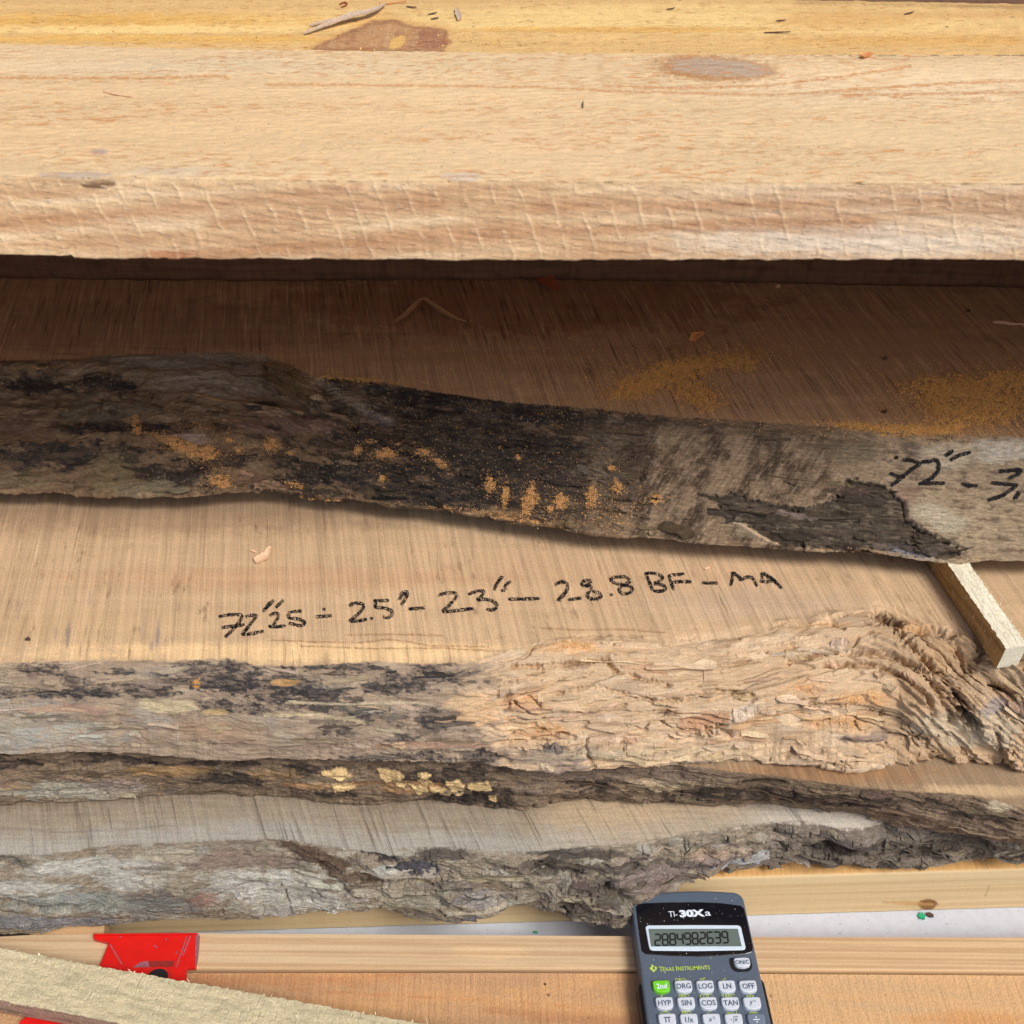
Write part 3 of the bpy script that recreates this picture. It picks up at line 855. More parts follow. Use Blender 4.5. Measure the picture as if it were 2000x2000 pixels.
def slab_d():
    sl = Slab(D_TOP, D_BOT, ZD[0], ZD[1], 0.95, fine_w=0.075, nb=150, bulge=0.006, seed=91)
    X, Q, U, V = sl.X, sl.Q, sl.U, sl.V
    rgt = sst(560, 700, U)
    d = relief(X, Q, 401, 0.0036, 0.0010, 0.0028, 0.00028) + cracks(X, Q, 410, 14, 55, 0.0028, 0.035, 0.05)
    # folds that swirl on the right half
    w = 0.02 * fbm(X * 14, Q * 20, 420, 3)
    fold = ridged(X * 9, (Q + w + 0.25 * np.abs(X - 0.02)) * 55, 421, 3) * 0.0055
    lump = fbm(X * 50, Q * 55, 422, 4) * 0.005
    d += (fold + lump * sst(980, 1060, U)) * rgt
    z7 = lambda p: zc(p, 500, 1600, 3.864)
    z8 = lambda p: zc(p, 1000, 1500, 1.932)
    for p, wd, dp in ((z7([(180, 470), (230, 580), (270, 690)]), 2.2, 0.004), (z7([(300, 460), (420, 500), (500, 520)]), 2.2, 0.003), (z7([(500, 520), (560, 460)]), 2, 0.002),
                      (z7([(720, 240), (860, 250), (980, 290), (1040, 300)]), 6, 0.006), (z7([(1080, 330), (1280, 320), (1450, 410)]), 9, 0.006), (z7([(760, 420), (870, 460), (1050, 450), (1250, 450), (1500, 520)]), 5, 0.005),
                      (z7([(480, 330), (600, 420), (680, 520)]), 7, 0.005), (z7([(1560, 540), (1750, 500)]), 4, 0.004), (z7([(1640, 350), (1800, 380)]), 2.5, 0.003),
                      (zc([(0, 860), (180, 870), (260, 905), (480, 895), (560, 910)], 0, 1540, 3.864), 4.5, 0.0055), (zc([(0, 520), (100, 540), (140, 580)], 0, 1540, 3.864), 7, 0.004),
                      (zc([(1680, 930), (1700, 860), (1900, 700)], 0, 1540, 3.864), 2.2, 0.003), (zc([(1030, 730), (1120, 640)], 0, 1540, 3.864), 1.8, 0.002),
                      (z8([(100, 370), (200, 390), (270, 400)]), 7, 0.006), (z8([(300, 450), (360, 440), (410, 480), (430, 500)]), 9, 0.008), (z8([(180, 520), (300, 500)]), 6, 0.005), (z8([(440, 350), (480, 375)]), 6, 0.005),
                      (z8([(970, 200), (1000, 190), (990, 250), (1030, 290)]), 3, 0.0035), (z8([(1190, 290), (1290, 280)]), 9, 0.007), (z8([(1220, 330), (1280, 340)]), 7, 0.005), (z8([(1390, 195), (1400, 215)]), 5, 0.004), (z8([(1550, 320), (1600, 300)]), 5, 0.005),
                      (z8([(820, 260), (900, 270), (950, 265)]), 4, 0.003)):
        d += groove(sl, p, wd, dp, 7)
    d += 0.004 * np.exp(-(dpoly(U, V, z8([(820, 250), (880, 258), (940, 258)])) / 7) ** 2)
    d += 0.006 * np.exp(-(((U - 1690) / 60) ** 2 + ((V - 1640) / 24) ** 2))
    sl.displace(d * sl.wb + fbm(X * 60, Q * 70, 8, 3) * 0.0003 * (1 - sl.wb))
    tp = Paint(U, V, S(160, 147, 128), 101)
    tp.mix(sst(1000, 1120, U) * 0.7, S(206, 180, 146))
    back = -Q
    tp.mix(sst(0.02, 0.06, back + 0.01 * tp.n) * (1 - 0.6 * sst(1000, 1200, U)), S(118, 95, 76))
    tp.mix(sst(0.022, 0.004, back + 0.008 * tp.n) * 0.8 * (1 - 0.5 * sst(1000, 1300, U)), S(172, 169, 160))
    tp.mix(sst(1400, 1560, U) * 0.75, S(222, 214, 200))
    tp.line(zc([(0, 300), (500, 330), (900, 310), (1300, 280)], 0, 1540, 3.864), 2, S(120, 116, 116), 0.5)
    bk = Paint(U, V, S(150, 138, 120), 102)
    bk.mix(sst(0.0, 0.5, bk.n) * 0.6, S(116, 108, 98))
    bk.mix(sst(0.1, 0.5, fbm(U / 60, V / 18, 103, 4)) * 0.6, S(184, 180, 168))
    pal = S(192, 190, 180)
    for a in ((60, 1730, 80, 14), (110, 1700, 50, 14), (200, 1690, 120, 16), (240, 1720, 80, 14), (60, 1750, 50, 8), (560, 1740, 120, 40), (640, 1760, 60, 16), (480, 1720, 90, 26), (752, 1694, 26, 9)):
        bk.blob(*a, pal, 0.75, rag=0.8, soft=0.5)
    bk.blob(200, 1765, 180, 20, S(142, 148, 140), 0.7)
    bk.blob(80, 1800, 140, 12, S(134, 134, 138), 0.8)
    bk.blob(450, 1680, 130, 18, S(140, 122, 110), 0.8)
    bk.blob(330, 1670, 60, 12, S(180, 172, 152), 0.7)
    bk.blob(390, 1755, 30, 14, S(152, 118, 104), 0.7)
    bk.blob(310, 1760, 70, 26, S(112, 110, 106), 0.6)
    bk.blob(30, 1680, 36, 8, S(104, 100, 90), 0.8, ang=16)
    bk.blob(620, 1672, 80, 16, S(92, 72, 58), 0.85, ang=20)
    bk.blob(665, 1705, 34, 22, S(100, 84, 70), 0.8, ang=40)
    bk.blob(720, 1712, 30, 10, S(86, 64, 50), 0.8)
    bk.blob(745, 1670, 46, 7, S(60, 56, 56), 0.9, ang=14)
    bk.blob(820, 1688, 50, 10, S(82, 82, 92), 0.9, ang=12)
    bk.blob(870, 1664, 60, 8, S(92, 84, 80), 0.9)
    bk.blob(830, 1716, 30, 4, S(206, 178, 122), 0.7)
    bk.blob(880, 1725, 40, 10, S(106, 98, 92), 0.8, ang=12)
    bk.blob(800, 1745, 100, 14, S(164, 156, 138), 0.7, ang=8)
    bk.blob(930, 1785, 30, 6, S(80, 80, 92), 0.8)
    bk.blob(950, 1750, 60, 16, S(154, 150, 150), 0.6)
    for a in ((1080, 1690, 80, 12, 5), (1180, 1740, 60, 26, 20), (1120, 1665, 90, 8, 0), (1200, 1690, 60, 10, 0), (1150, 1780, 60, 14, 10), (1640, 1650, 60, 16, 0), (1230, 1680, 20, 10, 0), (1060, 1700, 60, 8, 4)):
        bk.blob(*a[:4], S(88, 80, 74), 0.8, ang=a[4])
    bk.blob(1060, 1730, 60, 22, S(150, 142, 128), 0.7)
    bk.blob(1320, 1690, 120, 16, S(126, 112, 108), 0.7, ang=-14)
    bk.blob(1400, 1655, 60, 9, S(188, 160, 140), 0.6, ang=-6)
    bk.blob(1440, 1672, 50, 8, S(170, 168, 178), 0.6, ang=-6)
    bk.blob(1280, 1720, 40, 14, S(136, 118, 110), 0.7, ang=-20)
    bk.mix(sst(1480, 1540, U) * 0.7, S(118, 108, 98) * (1 + 0.4 * bk.n)[..., None])
    bk.blob(1640, 1645, 40, 14, S(62, 56, 54), 0.8)
    bk.blob(1850, 1640, 120, 10, S(80, 72, 66), 0.7)
    m = sst(-0.0006, 0.0006, Q + 0.0010 * bk.f)[..., None]
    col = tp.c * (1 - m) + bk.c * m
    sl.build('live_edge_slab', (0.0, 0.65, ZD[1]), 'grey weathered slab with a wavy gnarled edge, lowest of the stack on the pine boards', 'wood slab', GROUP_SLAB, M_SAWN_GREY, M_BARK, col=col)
    return sl


SA = slab_a()
SB = slab_b()
SLC = slab_c()
SD = slab_d()


def flakes(sl, name, mat, weight, n, L=(0.006, 0.03), W=(0.0012, 0.005), lift=(0.0003, 0.0022), th=0.0004, seed=0, tint=0.25, slope=None, both=0.3, pale=None):
    """torn splinters / bark flakes that cling to the edge: thin bent plates, one long side standing off, coloured like the wood they broke from"""
    rr = np.random.RandomState(seed)
    rb, rt = sl.rb, sl.rt
    R_, C_ = sl.P.shape[:2]
    w = np.clip(weight, 0, None).copy()
    w[rb:] = 0
    w[:, (sl.X[0] < -0.43) | (sl.X[0] > 0.43)] = 0
    w = w.ravel(); w = w / w.sum()
    idx = rr.choice(len(w), size=n, p=w)
    v, f, col, st = [], [], [], []
    NU, NV = 7, 3
    for k in idx:
        i, j = divmod(k, C_)
        l = L[0] + (L[1] - L[0]) * rr.rand() ** 2
        wd = W[0] + (W[1] - W[0]) * rr.rand() ** 2
        lf = lift[0] + (lift[1] - lift[0]) * rr.rand() ** 1.5
        drow = max(abs(sl.Q[min(i + 3, rb), j] - sl.Q[i - 3, j]) / 6, 2e-4)
        sk = (slope[i, j] if slope is not None else 0.0) + 0.10 * rr.randn()
        side = 1 if rr.rand() > both else -1           # which long side stands off (1 = lower)
        endl = rr.rand() < 0.35
        a0, a1 = rr.uniform(0.1, 1.0), rr.uniform(0.1, 1.0)
        c0 = sl.colour[i, j] * (1 + tint * rr.randn()) * np.array([1, 1 + 0.03 * rr.randn(), 1 + 0.05 * rr.randn()])
        if pale is not None and rr.rand() < pale[1]:
            c0 = 0.5 * c0 + 0.5 * pale[0]
        top = []
        for a in range(NU):
            t = a / (NU - 1)
            prof = min(a0 + (1 - a0) * t * 3, 1, a1 + (1 - a1) * (1 - t) * 3) * (1 + 0.22 * rr.randn())
            for b in range(NV):
                q = (b / (NV - 1) - 0.5)
                dx = (t - 0.5) * l
                db = q * wd * prof + sk * dx + (0.10 * wd * rr.randn() if b != 1 else 0)
                jj = int(round(j + dx / 0.0007)); ii = int(round(i + db / drow))
                jj = min(max(jj, 1), C_ - 2); ii = min(max(ii, max(rt - 25, 2)), rb)
                h = lf * (0.5 + side * q) ** 1.5 + 0.00015
                if endl:
                    h += lf * 1.2 * t ** 3
                top.append(sl.P[ii, jj] + sl.N[ii, jj] * h)
        base = len(v)
        top = np.array(top)
        nn = sl.N[i, j]
        for p in top:
            v.append(p)
        for p in top:
            v.append(p - nn * th)
        M = NU * NV
        for a in range(NU - 1):
            for b in range(NV - 1):
                q0 = base + a * NV + b
                f.append([q0, q0 + 1, q0 + NV + 1, q0 + NV])
                f.append([q0 + M, q0 + NV + M, q0 + NV + 1 + M, q0 + 1 + M])
            for b, s_ in ((0, 1), (NV - 1, -1)):
                q0 = base + a * NV + b
                qq = [q0, q0 + NV, q0 + NV + M, q0 + M]
                f.append(qq if s_ > 0 else qq[::-1])
        for b in range(NV - 1):
            q0 = base + b
            f.append([q0, q0 + M, q0 + 1 + M, q0 + 1])
            q0 = base + (NU - 1) * NV + b
            f.append([q0, q0 + 1, q0 + 1 + M, q0 + M])
        col += [np.clip(c0 * (1 + 0.06 * rr.randn()), 0.004, 0.9)] * (2 * M)
        s0 = rr.rand(2)
        for _ in range(2):
            for a in range(NU):
                for b in range(NV):
                    st.append((s0[0] + a / (NU - 1) * l, s0[1] + b / (NV - 1) * wd, 0))
    me = mesh_np(name, np.array(v), np.array(f), np.array(col), np.array(st), smooth=False)
    o = link(name, me, mat, sl.root)
    o['kind'] = 'stuff'
    return o


def face_w(sl, lo=0.0, hi=1.0):
    q = sl.Q / (sl.Q[sl.rb][None, :] + 1e-9)
    return ((q > lo) & (q < hi)).astype(float)


# rotted edge of the tan slab: many angular splinters, lying along the bent grain
_sl = SB
_xb = np.maximum(_sl.X - 0.165, 0)
_w = _sl.rotw * (0.25 + sst(-0.1, 0.4, fbm(_sl.U / 70, _sl.V / 30, 801, 3))) * (1 - 0.85 * sst(1640, 1800, _sl.U)) * (_sl.Q > 0.012)
_slp = np.minimum(4.8 * _xb, 0.5)
flakes(_sl, 'torn_splinters', M_ROT, _w, 110, L=(0.010, 0.050), W=(0.0012, 0.0062), lift=(0.0006, 0.0040), th=0.0005, seed=811, tint=0.09, slope=_slp, pale=(S(236, 214, 180), 0.4))
flakes(_sl, 'torn_splinters', M_ROT, _sl.rotw * sst(1620, 1780, _sl.U) * (_sl.Q > 0.012), 40, L=(0.004, 0.014), W=(0.0025, 0.008), lift=(0.0006, 0.003), th=0.0008, seed=812, tint=0.10, slope=0.3 + 0.5 * fbm(_sl.U / 40, _sl.V / 40, 813, 2), pale=(S(226, 200, 164), 0.3))
flakes(_sl, 'bark_flakes', M_ROT, face_w(_sl, 0.03, 0.97) * (1 - _sl.rotw) * (0.2 + sst(0, 0.5, fbm(_sl.U / 80, _sl.V / 24, 802, 3))), 260, L=(0.005, 0.035), W=(0.0008, 0.004), lift=(0.0002, 0.0016), th=0.0003, seed=821, tint=0.12)
_w = face_w(SA, 0.04, 0.98) * (0.25 + sst(0, 0.5, fbm(SA.U / 80, SA.V / 26, 803, 3))) * (1 - 0.85 * sst(1150, 1350, SA.U) * (1 - SA.isl)) * (1 - sst(1660, 1700, SA.U) * (1 - SA.isl))
flakes(SA, 'bark_flakes', M_BARK, _w, 360, L=(0.004, 0.035), W=(0.001, 0.0065), lift=(0.0003, 0.0026), th=0.0004, seed=831, tint=0.2)
flakes(SLC, 'bark_flakes', M_BARK, face_w(SLC, 0.05, 0.97) * (1 - sst(480, 560, SLC.U) * sst(1010, 960, SLC.U)), 230, L=(0.006, 0.04), W=(0.0008, 0.004), lift=(0.0003, 0.0022), th=0.0004, seed=841, tint=0.2)
flakes(SD, 'bark_flakes', M_BARK, face_w(SD, 0.04, 0.97) * (0.3 + sst(0, 0.5, fbm(SD.U / 80, SD.V / 30, 804, 3)) + sst(560, 700, SD.U)), 380, L=(0.006, 0.045), W=(0.001, 0.006), lift=(0.0003, 0.0028), th=0.0005, seed=851, tint=0.16)

# ================================================================== SAWN BOARDS
M_BEAM_TOP = wood('rough_sawn_softwood', [
    dict(fx=70, fy=620, det=4, lo=0.90, hi=1.08, b=0.3),
    dict(fx=120, fy=480, det=4, ro=0.62, thr=(0.53, 0.66), col=tuple(S(212, 144, 84)), amt=0.85, b=-0.4, gate=(5, 34, 0.38, 0.58)),
    dict(fx=45, fy=300, det=4, ro=0.62, thr=(0.62, 0.70), col=tuple(S(206, 138, 78)), amt=0.5, b=-0.4, gate=(6, 40, 0.45, 0.6)),
    dict(fx=260, fy=700, det=3, ro=0.6, thr=(0.60, 0.72), col=tuple(S(255, 232, 196)), amt=0.6, b=0.5),
    dict(fx=5, fy=42, det=3, lo=0.92, hi=1.06),
    dict(fx=900, fy=1400, det=2, lo=0.88, hi=1.12, b=0.15),
    dict(fx=330, fy=700, det=1, thr=(0.76, 0.79), col=tuple(S(90, 60, 40)), amt=0.8),
], dist=0.0008)
M_BEAM_FACE = wood('saw_scored_softwood', [
    dict(fx=60, fy=420, lift=-0.06, det=4, lo=0.92, hi=1.06, b=0.15),
    dict(fx=9, fy=110, lift=-0.08, det=3, thr=(0.50, 0.62), col=tuple(S(176, 124, 84)), amt=0.35),
    dict(fx=130, fy=800, lift=-0.06, det=4, thr=(0.58, 0.72), col=tuple(S(160, 110, 72)), amt=0.32, b=-0.35),
    dict(fx=180, fy=600, lift=-0.1, det=3, thr=(0.6, 0.72), col=tuple(S(252, 228, 194)), amt=0.45, b=0.3),
    dict(fx=900, fy=1200, det=2, lo=0.9, hi=1.1, b=0.1),
], dist=0.0009)
M_YELLOW = wood('yellow_softwood', [
    dict(fx=6, fy=90, det=4, lo=0.90, hi=1.08, dis=0.3),
    dict(fx=120, fy=420, det=4, thr=(0.58, 0.68), col=tuple(S(178, 112, 40)), amt=0.55, b=-0.3),
    dict(fx=300, fy=600, det=3, thr=(0.60, 0.72), col=tuple(S(252, 226, 160)), amt=0.55, b=0.4),
    dict(fx=800, fy=1000, det=2, lo=0.85, hi=1.14, b=0.2),
    dict(fx=170, fy=420, det=1, thr=(0.755, 0.775), col=tuple(S(60, 42, 28)), amt=0.9, off=9.1),
], dist=0.0007)
M_STRIPE = wood('planed_pine_strip', [
    dict(fx=2.2, fy=360, lift=0.012, det=1, thr=(0.42, 0.62), col=tuple(S(182, 142, 104)), amt=0.6, dis=0.2),
    dict(fx=30, fy=500, det=3, lo=0.93, hi=1.05, b=0.1),
    dict(fx=500, fy=900, det=2, lo=0.94, hi=1.06),
], rough=0.6, dist=0.0003)
M_ORANGE = wood('orange_sawn_board', [
    dict(fx=420, fy=12, det=3, lo=0.88, hi=1.08, b=0.6, ro=0.65),
    dict(fx=4, fy=60, lift=0.06, det=3, thr=(0.42, 0.60), col=tuple(S(226, 176, 120)), amt=0.45),
    dict(fx=900, fy=700, det=3, lo=0.84, hi=1.12, b=0.4),
    dict(fx=200, fy=200, det=1, thr=(0.78, 0.80), col=tuple(S(80, 50, 34)), amt=0.9),
], dist=0.0006)
M_ORANGE_ROUGH = M_ORANGE
M_PINE_SAWN = wood('pine_sawn', [
    dict(fx=420, fy=9, det=3, lo=0.82, hi=1.08, b=0.6, ro=0.65),
    dict(fx=4, fy=60, det=3, lo=0.92, hi=1.05),
], dist=0.0006)
M_PINE = wood('pine_planed', [
    dict(fx=3, fy=110, det=3, lo=0.93, hi=1.05, dis=0.3),
    dict(fx=2.0, fy=260, det=1, thr=(0.50, 0.66), col=tuple(S(206, 164, 108)), amt=0.30),
    dict(fx=400, fy=900, det=2, lo=0.95, hi=1.05),
], rough=0.62, dist=0.0003)
M_DARKBOARD = wood('dark_rear_timber', [
    dict(fx=12, fy=300, det=4, lo=0.75, hi=1.2, b=0.4),
    dict(fx=300, fy=12, det=3, lo=0.85, hi=1.12, b=0.3),
], dist=0.0006)

E_TOP = [(0, 342), (259, 347), (518, 351), (1000, 352), (1518, 356), (2000, 357)]
E_BOT = [(0, 505), (466, 505), (776, 506), (1000, 508), (1362, 507), (2000, 507)]
E_BACK = [(0, 85), (259, 93), (518, 97), (983, 103), (1518, 107), (2000, 111)]
ZE = 0.519


def pale_beam():
    yb = line_at(E_BACK, ZE)
    sl = Slab(E_TOP, E_BOT, ZE, ZE - 0.039, yb, fine_w=0.176, nb=56, seed=111, jag=0.0003, dfine=0.0011)
    X, Q, U, V = sl.X, sl.Q, sl.U, sl.V
    # rounded arris, diagonal score ridges left by the saw and torn fibres on the front
    d = -0.0007 * np.exp(-np.abs(Q) / 0.0012)
    tpr = sst(0.0, 0.004, Q) * sst(0.040, 0.034, Q)
    face = sl.wb
    du = (U - (0.52 - 0.38 * U / 2000) * (V - 350)) + 5 * fbm(U / 60, V / 30, 3, 2)
    per = 56.0
    ph = np.abs(((du / per) + 0.5) % 1 - 0.5) * per
    sc = np.exp(-(ph / 2.6) ** 2) * sst(-0.35, 0.25, fbm(U / 90, V / 40, 4, 3))
    sl.sc = sc
    d += face * tpr * (sc * 0.0004 + plates(fbm(X * 45, (Q - 0.12 * X) * 380, 112, 4), 4, 0.1) * 0.0004 + fbm(X * 60, (Q - 0.12 * X) * 600, 113, 3) * 0.00015)
    d += (1 - face) * (fbm(X * 90, sl.P[..., 1] * 420, 114, 4, 0.6) * 0.0006)
    # torn lower arris: bites out of the last millimetres
    torn = sst(0.030, 0.0395, Q) * (0.0012 * np.clip(fbm(X * 40, Q * 0, 115, 4, 0.7), -0.6, 1) + 0.002 * sst(146, 141, U)) * (sl.Q > 0) * (np.arange(sl.P.shape[0]) <= sl.rb)[:, None]
    sl.displace(d)
    sl.P[..., 2] += torn
    tp = Paint(U, V, S(224, 194, 150), 121)
    tp.blob(300, 240, 700, 80, S(226, 190, 142), 0.6, soft=0.9)
    tp.blob(400, 130, 420, 16, S(222, 198, 160), 0.7, soft=0.8)
    tp.blob(1100, 290, 260, 60, S(230, 196, 152), 0.6, soft=0.9)
    tp.blob(1700, 170, 360, 30, S(238, 212, 172), 0.7, soft=0.9)
    for p in ([(0, 152), (150, 153), (320, 152), (440, 148)], [(520, 165), (800, 167), (1000, 170)], [(1000, 168), (1200, 178), (1500, 186), (1750, 170), (1860, 162), (2000, 158)], [(1180, 168), (1320, 172), (1500, 168), (1640, 150), (1780, 130)], [(1640, 186), (2000, 180)]):
        tp.line(p, 2.2, S(196, 134, 78), 0.75, 2.5)
    for k, (ru, rv) in enumerate(((330, 62), (250, 44), (180, 30))):
        r = np.hypot((U - 1420) / ru, (V - 136) / rv) + 0.05 * tp.n
        tp.mix(np.exp(-((r - 1) / 0.035) ** 2) * 0.28, S(206, 156, 104))
    tp.blob(1395, 134, 118, 24, S(176, 126, 78), 0.9, ang=3, rag=0.15, soft=0.35)
    tp.blob(1402, 132, 96, 17, S(186, 164, 140), 0.95, ang=4, rag=0.12, soft=0.2)
    tp.line([(1335, 130), (1370, 126), (1450, 132), (1480, 138)], 1.5, S(150, 118, 96), 0.5)
    tp.blob(195, 297, 16, 5, S(170, 150, 146), 0.8, rag=0.3, soft=0.8)
    tp.blob(150, 342, 60, 6, S(176, 160, 150), 0.7)
    tp.blob(340, 334, 100, 10, S(206, 190, 166), 0.5, soft=0.9)
    tp.blob(900, 345, 40, 8, S(200, 190, 180), 0.5)
    fc = Paint(U, V, S(228, 194, 150), 122)
    fc.mix(sst(1100, 1700, U) * 0.7, S(234, 208, 176))
    bandf = fbm(U / 420, (V + 0.07 * U) / 26, 123, 3)
    fc.mix(sst(0.02, 0.30, bandf) * 0.55, S(210, 168, 126))
    fc.mix(sst(0.12, 0.34, -bandf) * 0.6, S(246, 216, 176))
    for p in ([(0, 430), (250, 410), (480, 388), (700, 355)], [(330, 504), (520, 484), (760, 462), (1000, 444)], [(700, 470), (1000, 448), (1300, 438), (1700, 428)], [(1050, 400), (1400, 398), (2000, 380)], [(420, 430), (640, 408), (860, 392)]):
        fc.line([(q[0], q[1] + 6) for q in p], 15, S(200, 154, 114), 0.8, 0.5)
    fc.blob(190, 360, 32, 9, S(120, 84, 60), 0.9, rag=0.4)
    fc.blob(330, 497, 50, 9, S(196, 130, 90), 0.7)
    fc.blob(150, 352, 120, 5, S(150, 116, 88), 0.6)
    fc.blob(1650, 470, 300, 24, S(240, 226, 204), 0.6, soft=0.9)
    fc.mix(sc * 0.6, S(246, 218, 174))
    m = face[..., None]
    col = tp.c * (1 - m) + fc.c * m
    sl.build_one('sawn_beam', 'wide pale rough sawn beam with diagonal saw scores along its front, overhanging the stack', 'beam', None, M_BEAM_TOP, M_BEAM_FACE, col)
    return sl


def yellow_board():
    zt = ZE - 0.006
    yf = line_at(E_BACK, ZE) + 0.0025
    back = line_at([(0, -14), (1000, -8), (1570, 0), (2000, 8)], zt)
    sl = Slab(yf, yf + 0.0005, zt, ZE - 0.039, back, fine_w=0.085, nb=8, seed=131, jag=0.0, dfine=0.0012)
    X, Q, U, V = sl.X, sl.Q, sl.U, sl.V
    sl.displace((1 - sl.wb) * fbm(X * 80, sl.P[..., 1] * 300, 132, 3) * 0.0005)
    tp = Paint(U, V, S(218, 178, 118), 133)
    tp.blob(300, 40, 500, 14, S(222, 172, 90), 0.8, soft=0.8)
    tp.blob(300, 58, 400, 8, S(242, 206, 136), 0.8, soft=0.8)
    tp.blob(300, 76, 500, 8, S(220, 172, 92), 0.8, soft=0.8)
    tp.blob(1300, 40, 700, 26, S(236, 202, 136), 0.8, soft=0.8)
    tp.blob(1200, 58, 300, 6, S(216, 164, 84), 0.7, soft=0.7)
    tp.blob(1650, 38, 150, 16, S(204, 152, 88), 0.6, soft=0.8)
    tp.blob(1850, 30, 200, 6, S(196, 148, 92), 0.6, soft=0.8)
    tp.blob(1800, 80, 250, 10, S(214, 162, 88), 0.6, soft=0.8)
    # brown sawn knot reaching the front edge
    k = zc([(200, 460), (330, 400), (600, 290), (800, 200), (1000, 180), (1200, 240), (1500, 270), (1530, 300), (1500, 480)], 560, 0, 4.83)
    k[0] = (600, 100); k[-1] = (866, 104)
    dd = dpoly(U, V, k + k[:1])
    km = sst(-4, 4, np.where(inpoly(U, V, k), dd, -dd) + 4 * tp.n)
    tp.mix(km * 0.9, S(182, 136, 96))
    tp.mix(km * sst(0.0, 0.4, fbm((U + 0.25 * V) / 7, V / 90, 135, 3)) * 0.6, S(206, 168, 122))
    tp.mix(np.exp(-np.clip(dd + 3 * tp.n, 0, 50) ** 2 / 70) * km * 0.75, S(140, 92, 64))
    tp.mix(sst(14, 0, dd) * (1 - km) * 0.5, S(206, 154, 88))
    tp.mix(km * sst(0.1, 0.5, tp.n) * 0.6, S(158, 108, 78))
    tp.blob(845, 78, 34, 18, S(156, 104, 78), 0.8, soft=0.5)
    tp.blob(775, 84, 18, 10, S(222, 178, 102), 0.85, ang=-35, rag=0.3)
    tp.line([(1560, 4), (1800, 8), (2000, 16)], 4, S(120, 82, 50), 0.5)
    sl.build_one('softwood_board', 'golden yellow board with a brown knot, lying behind the pale beam at the top', 'board', None, M_YELLOW, M_YELLOW, tp.c)
    return sl


def rear_timber():
    z1 = 0.478
    yf = line_at([(0, 543), (466, 548), (1000, 546), (1300, 548), (1700, 556), (2000, 562)], 0.2935)
    sl = Slab(yf, yf - 0.0005, z1, 0.2935, 1.06, fine_w=0.02, nb=40, seed=141, jag=0.0003, dfine=0.005)
    X, Q, U, V = sl.X, sl.Q, sl.U, sl.V
    sl.displace(sl.wb * fbm(X * 30, Q * 120, 142, 4) * 0.0015)
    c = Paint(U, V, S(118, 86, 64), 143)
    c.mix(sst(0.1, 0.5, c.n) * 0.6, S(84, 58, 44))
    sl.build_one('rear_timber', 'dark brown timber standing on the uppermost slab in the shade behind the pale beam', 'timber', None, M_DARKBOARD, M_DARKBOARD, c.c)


def pine_beam():
    """planed two-by-four under the lowest slab; its pale front stands on the white floor"""
    zt = 0.038
    top = [(207, 1750), (1000, 1727), (1466, 1709), (2000, 1699)]
    p = np.array(top, float); x, y = unproj(p[:, 0], p[:, 1], zt)
    k = np.polyfit(x, y, 1)
    xs = XS[(XS > -0.300)]
    L0, L1 = xs[0], xs[-1]
    yf = k[0] * XS + k[1]
    sl = Slab(yf, yf - 0.0043, zt, -0.0115, yf + 0.089, fine_w=0.03, nb=40, seed=151, jag=0.0001, dfine=0.0015)
    keep = XS > -0.300
    for a in ('P', 'N'):
        setattr(sl, a, getattr(sl, a)[:, keep])
    for a in ('Q', 'X', 'U', 'V', 'wb', 'st', 'st_top'):
        setattr(sl, a, getattr(sl, a)[:, keep])
    X, Q, U, V = sl.X, sl.Q, sl.U, sl.V
    sl.displace(-0.0010 * np.exp(-np.abs(Q) / 0.0012) * (np.arange(sl.P.shape[0]) <= sl.rb)[:, None])
    c = Paint(U, V, S(238, 214, 168), 152)
    m = sst(0.001, -0.001, Q)
    c.mix(m * 0.9, S(214, 164, 100))  # browner top: sawn tone plus the slab's shade, put into the colour
    c.blob(1812, 1766, 19, 10, S(150, 98, 54), 0.95, rag=0.12, soft=0.25)
    c.blob(1814, 1767, 7, 4, S(120, 80, 46), 0.9, rag=0.1)
    c.line([(1798, 1768), (1812, 1757), (1830, 1764), (1818, 1776), (1800, 1772)], 1.6, S(120, 84, 48), 0.8)
    c.blob(1770, 1764, 50, 3.5, S(214, 168, 104), 0.7, ang=2)
    c.line([(1924, 1750), (1930, 1736), (1932, 1730)], 1.3, S(140, 120, 80), 0.6)
    sl.build_one('pine_beam', 'planed pale pine beam with a small round knot, under the lowest slab', 'beam', None, M_PINE_SAWN, M_PINE, c.c)


def pine_offcut():
    zt = 0.036
    v = [pt(-420, 1790, zt), pt(60, 1795, zt), pt(205, 1798, zt), pt(203, 1824.5, zt), pt(60, 1824.5, zt), pt(-420, 1824, zt)]
    prism('pine_offcut', v, 0.047, M_STRIPE_FLAT, 'short orange tinted pine board end beside the pale pine beam, partly under the lowest slab', 'board', dx=0.004)


def prism(name, pts, th, mat, label=None, cat=None, group=None, parent=None, dx=0.0, bev=0.0, colour=None):
    """flat polygon with real thickness th (down from the given points)"""
    n = len(pts)
    top = [Vector(p) for p in pts]
    ar = sum(top[i].x * top[(i + 1) % n].y - top[(i + 1) % n].x * top[i].y for i in range(n))
    if ar < 0:
        top = top[::-1]
    v = [tuple(p) for p in top] + [(p.x, p.y, p.z - th) for p in top]
    f = [list(range(n)), list(range(2 * n - 1, n - 1, -1))] + [[i, i + n, (i + 1) % n + n, (i + 1) % n] for i in range(n)]
    me = bpy.data.meshes.new(name)
    me.from_pydata(v, [], f)
    me.update()
    o = link(name, me, mat, parent)
    if bev:
        md = o.modifiers.new('bevel', 'BEVEL'); md.width = bev; md.segments = 3; md.limit_method = 'ANGLE'
    if label:
        tag(o, label, cat, group)
    return o


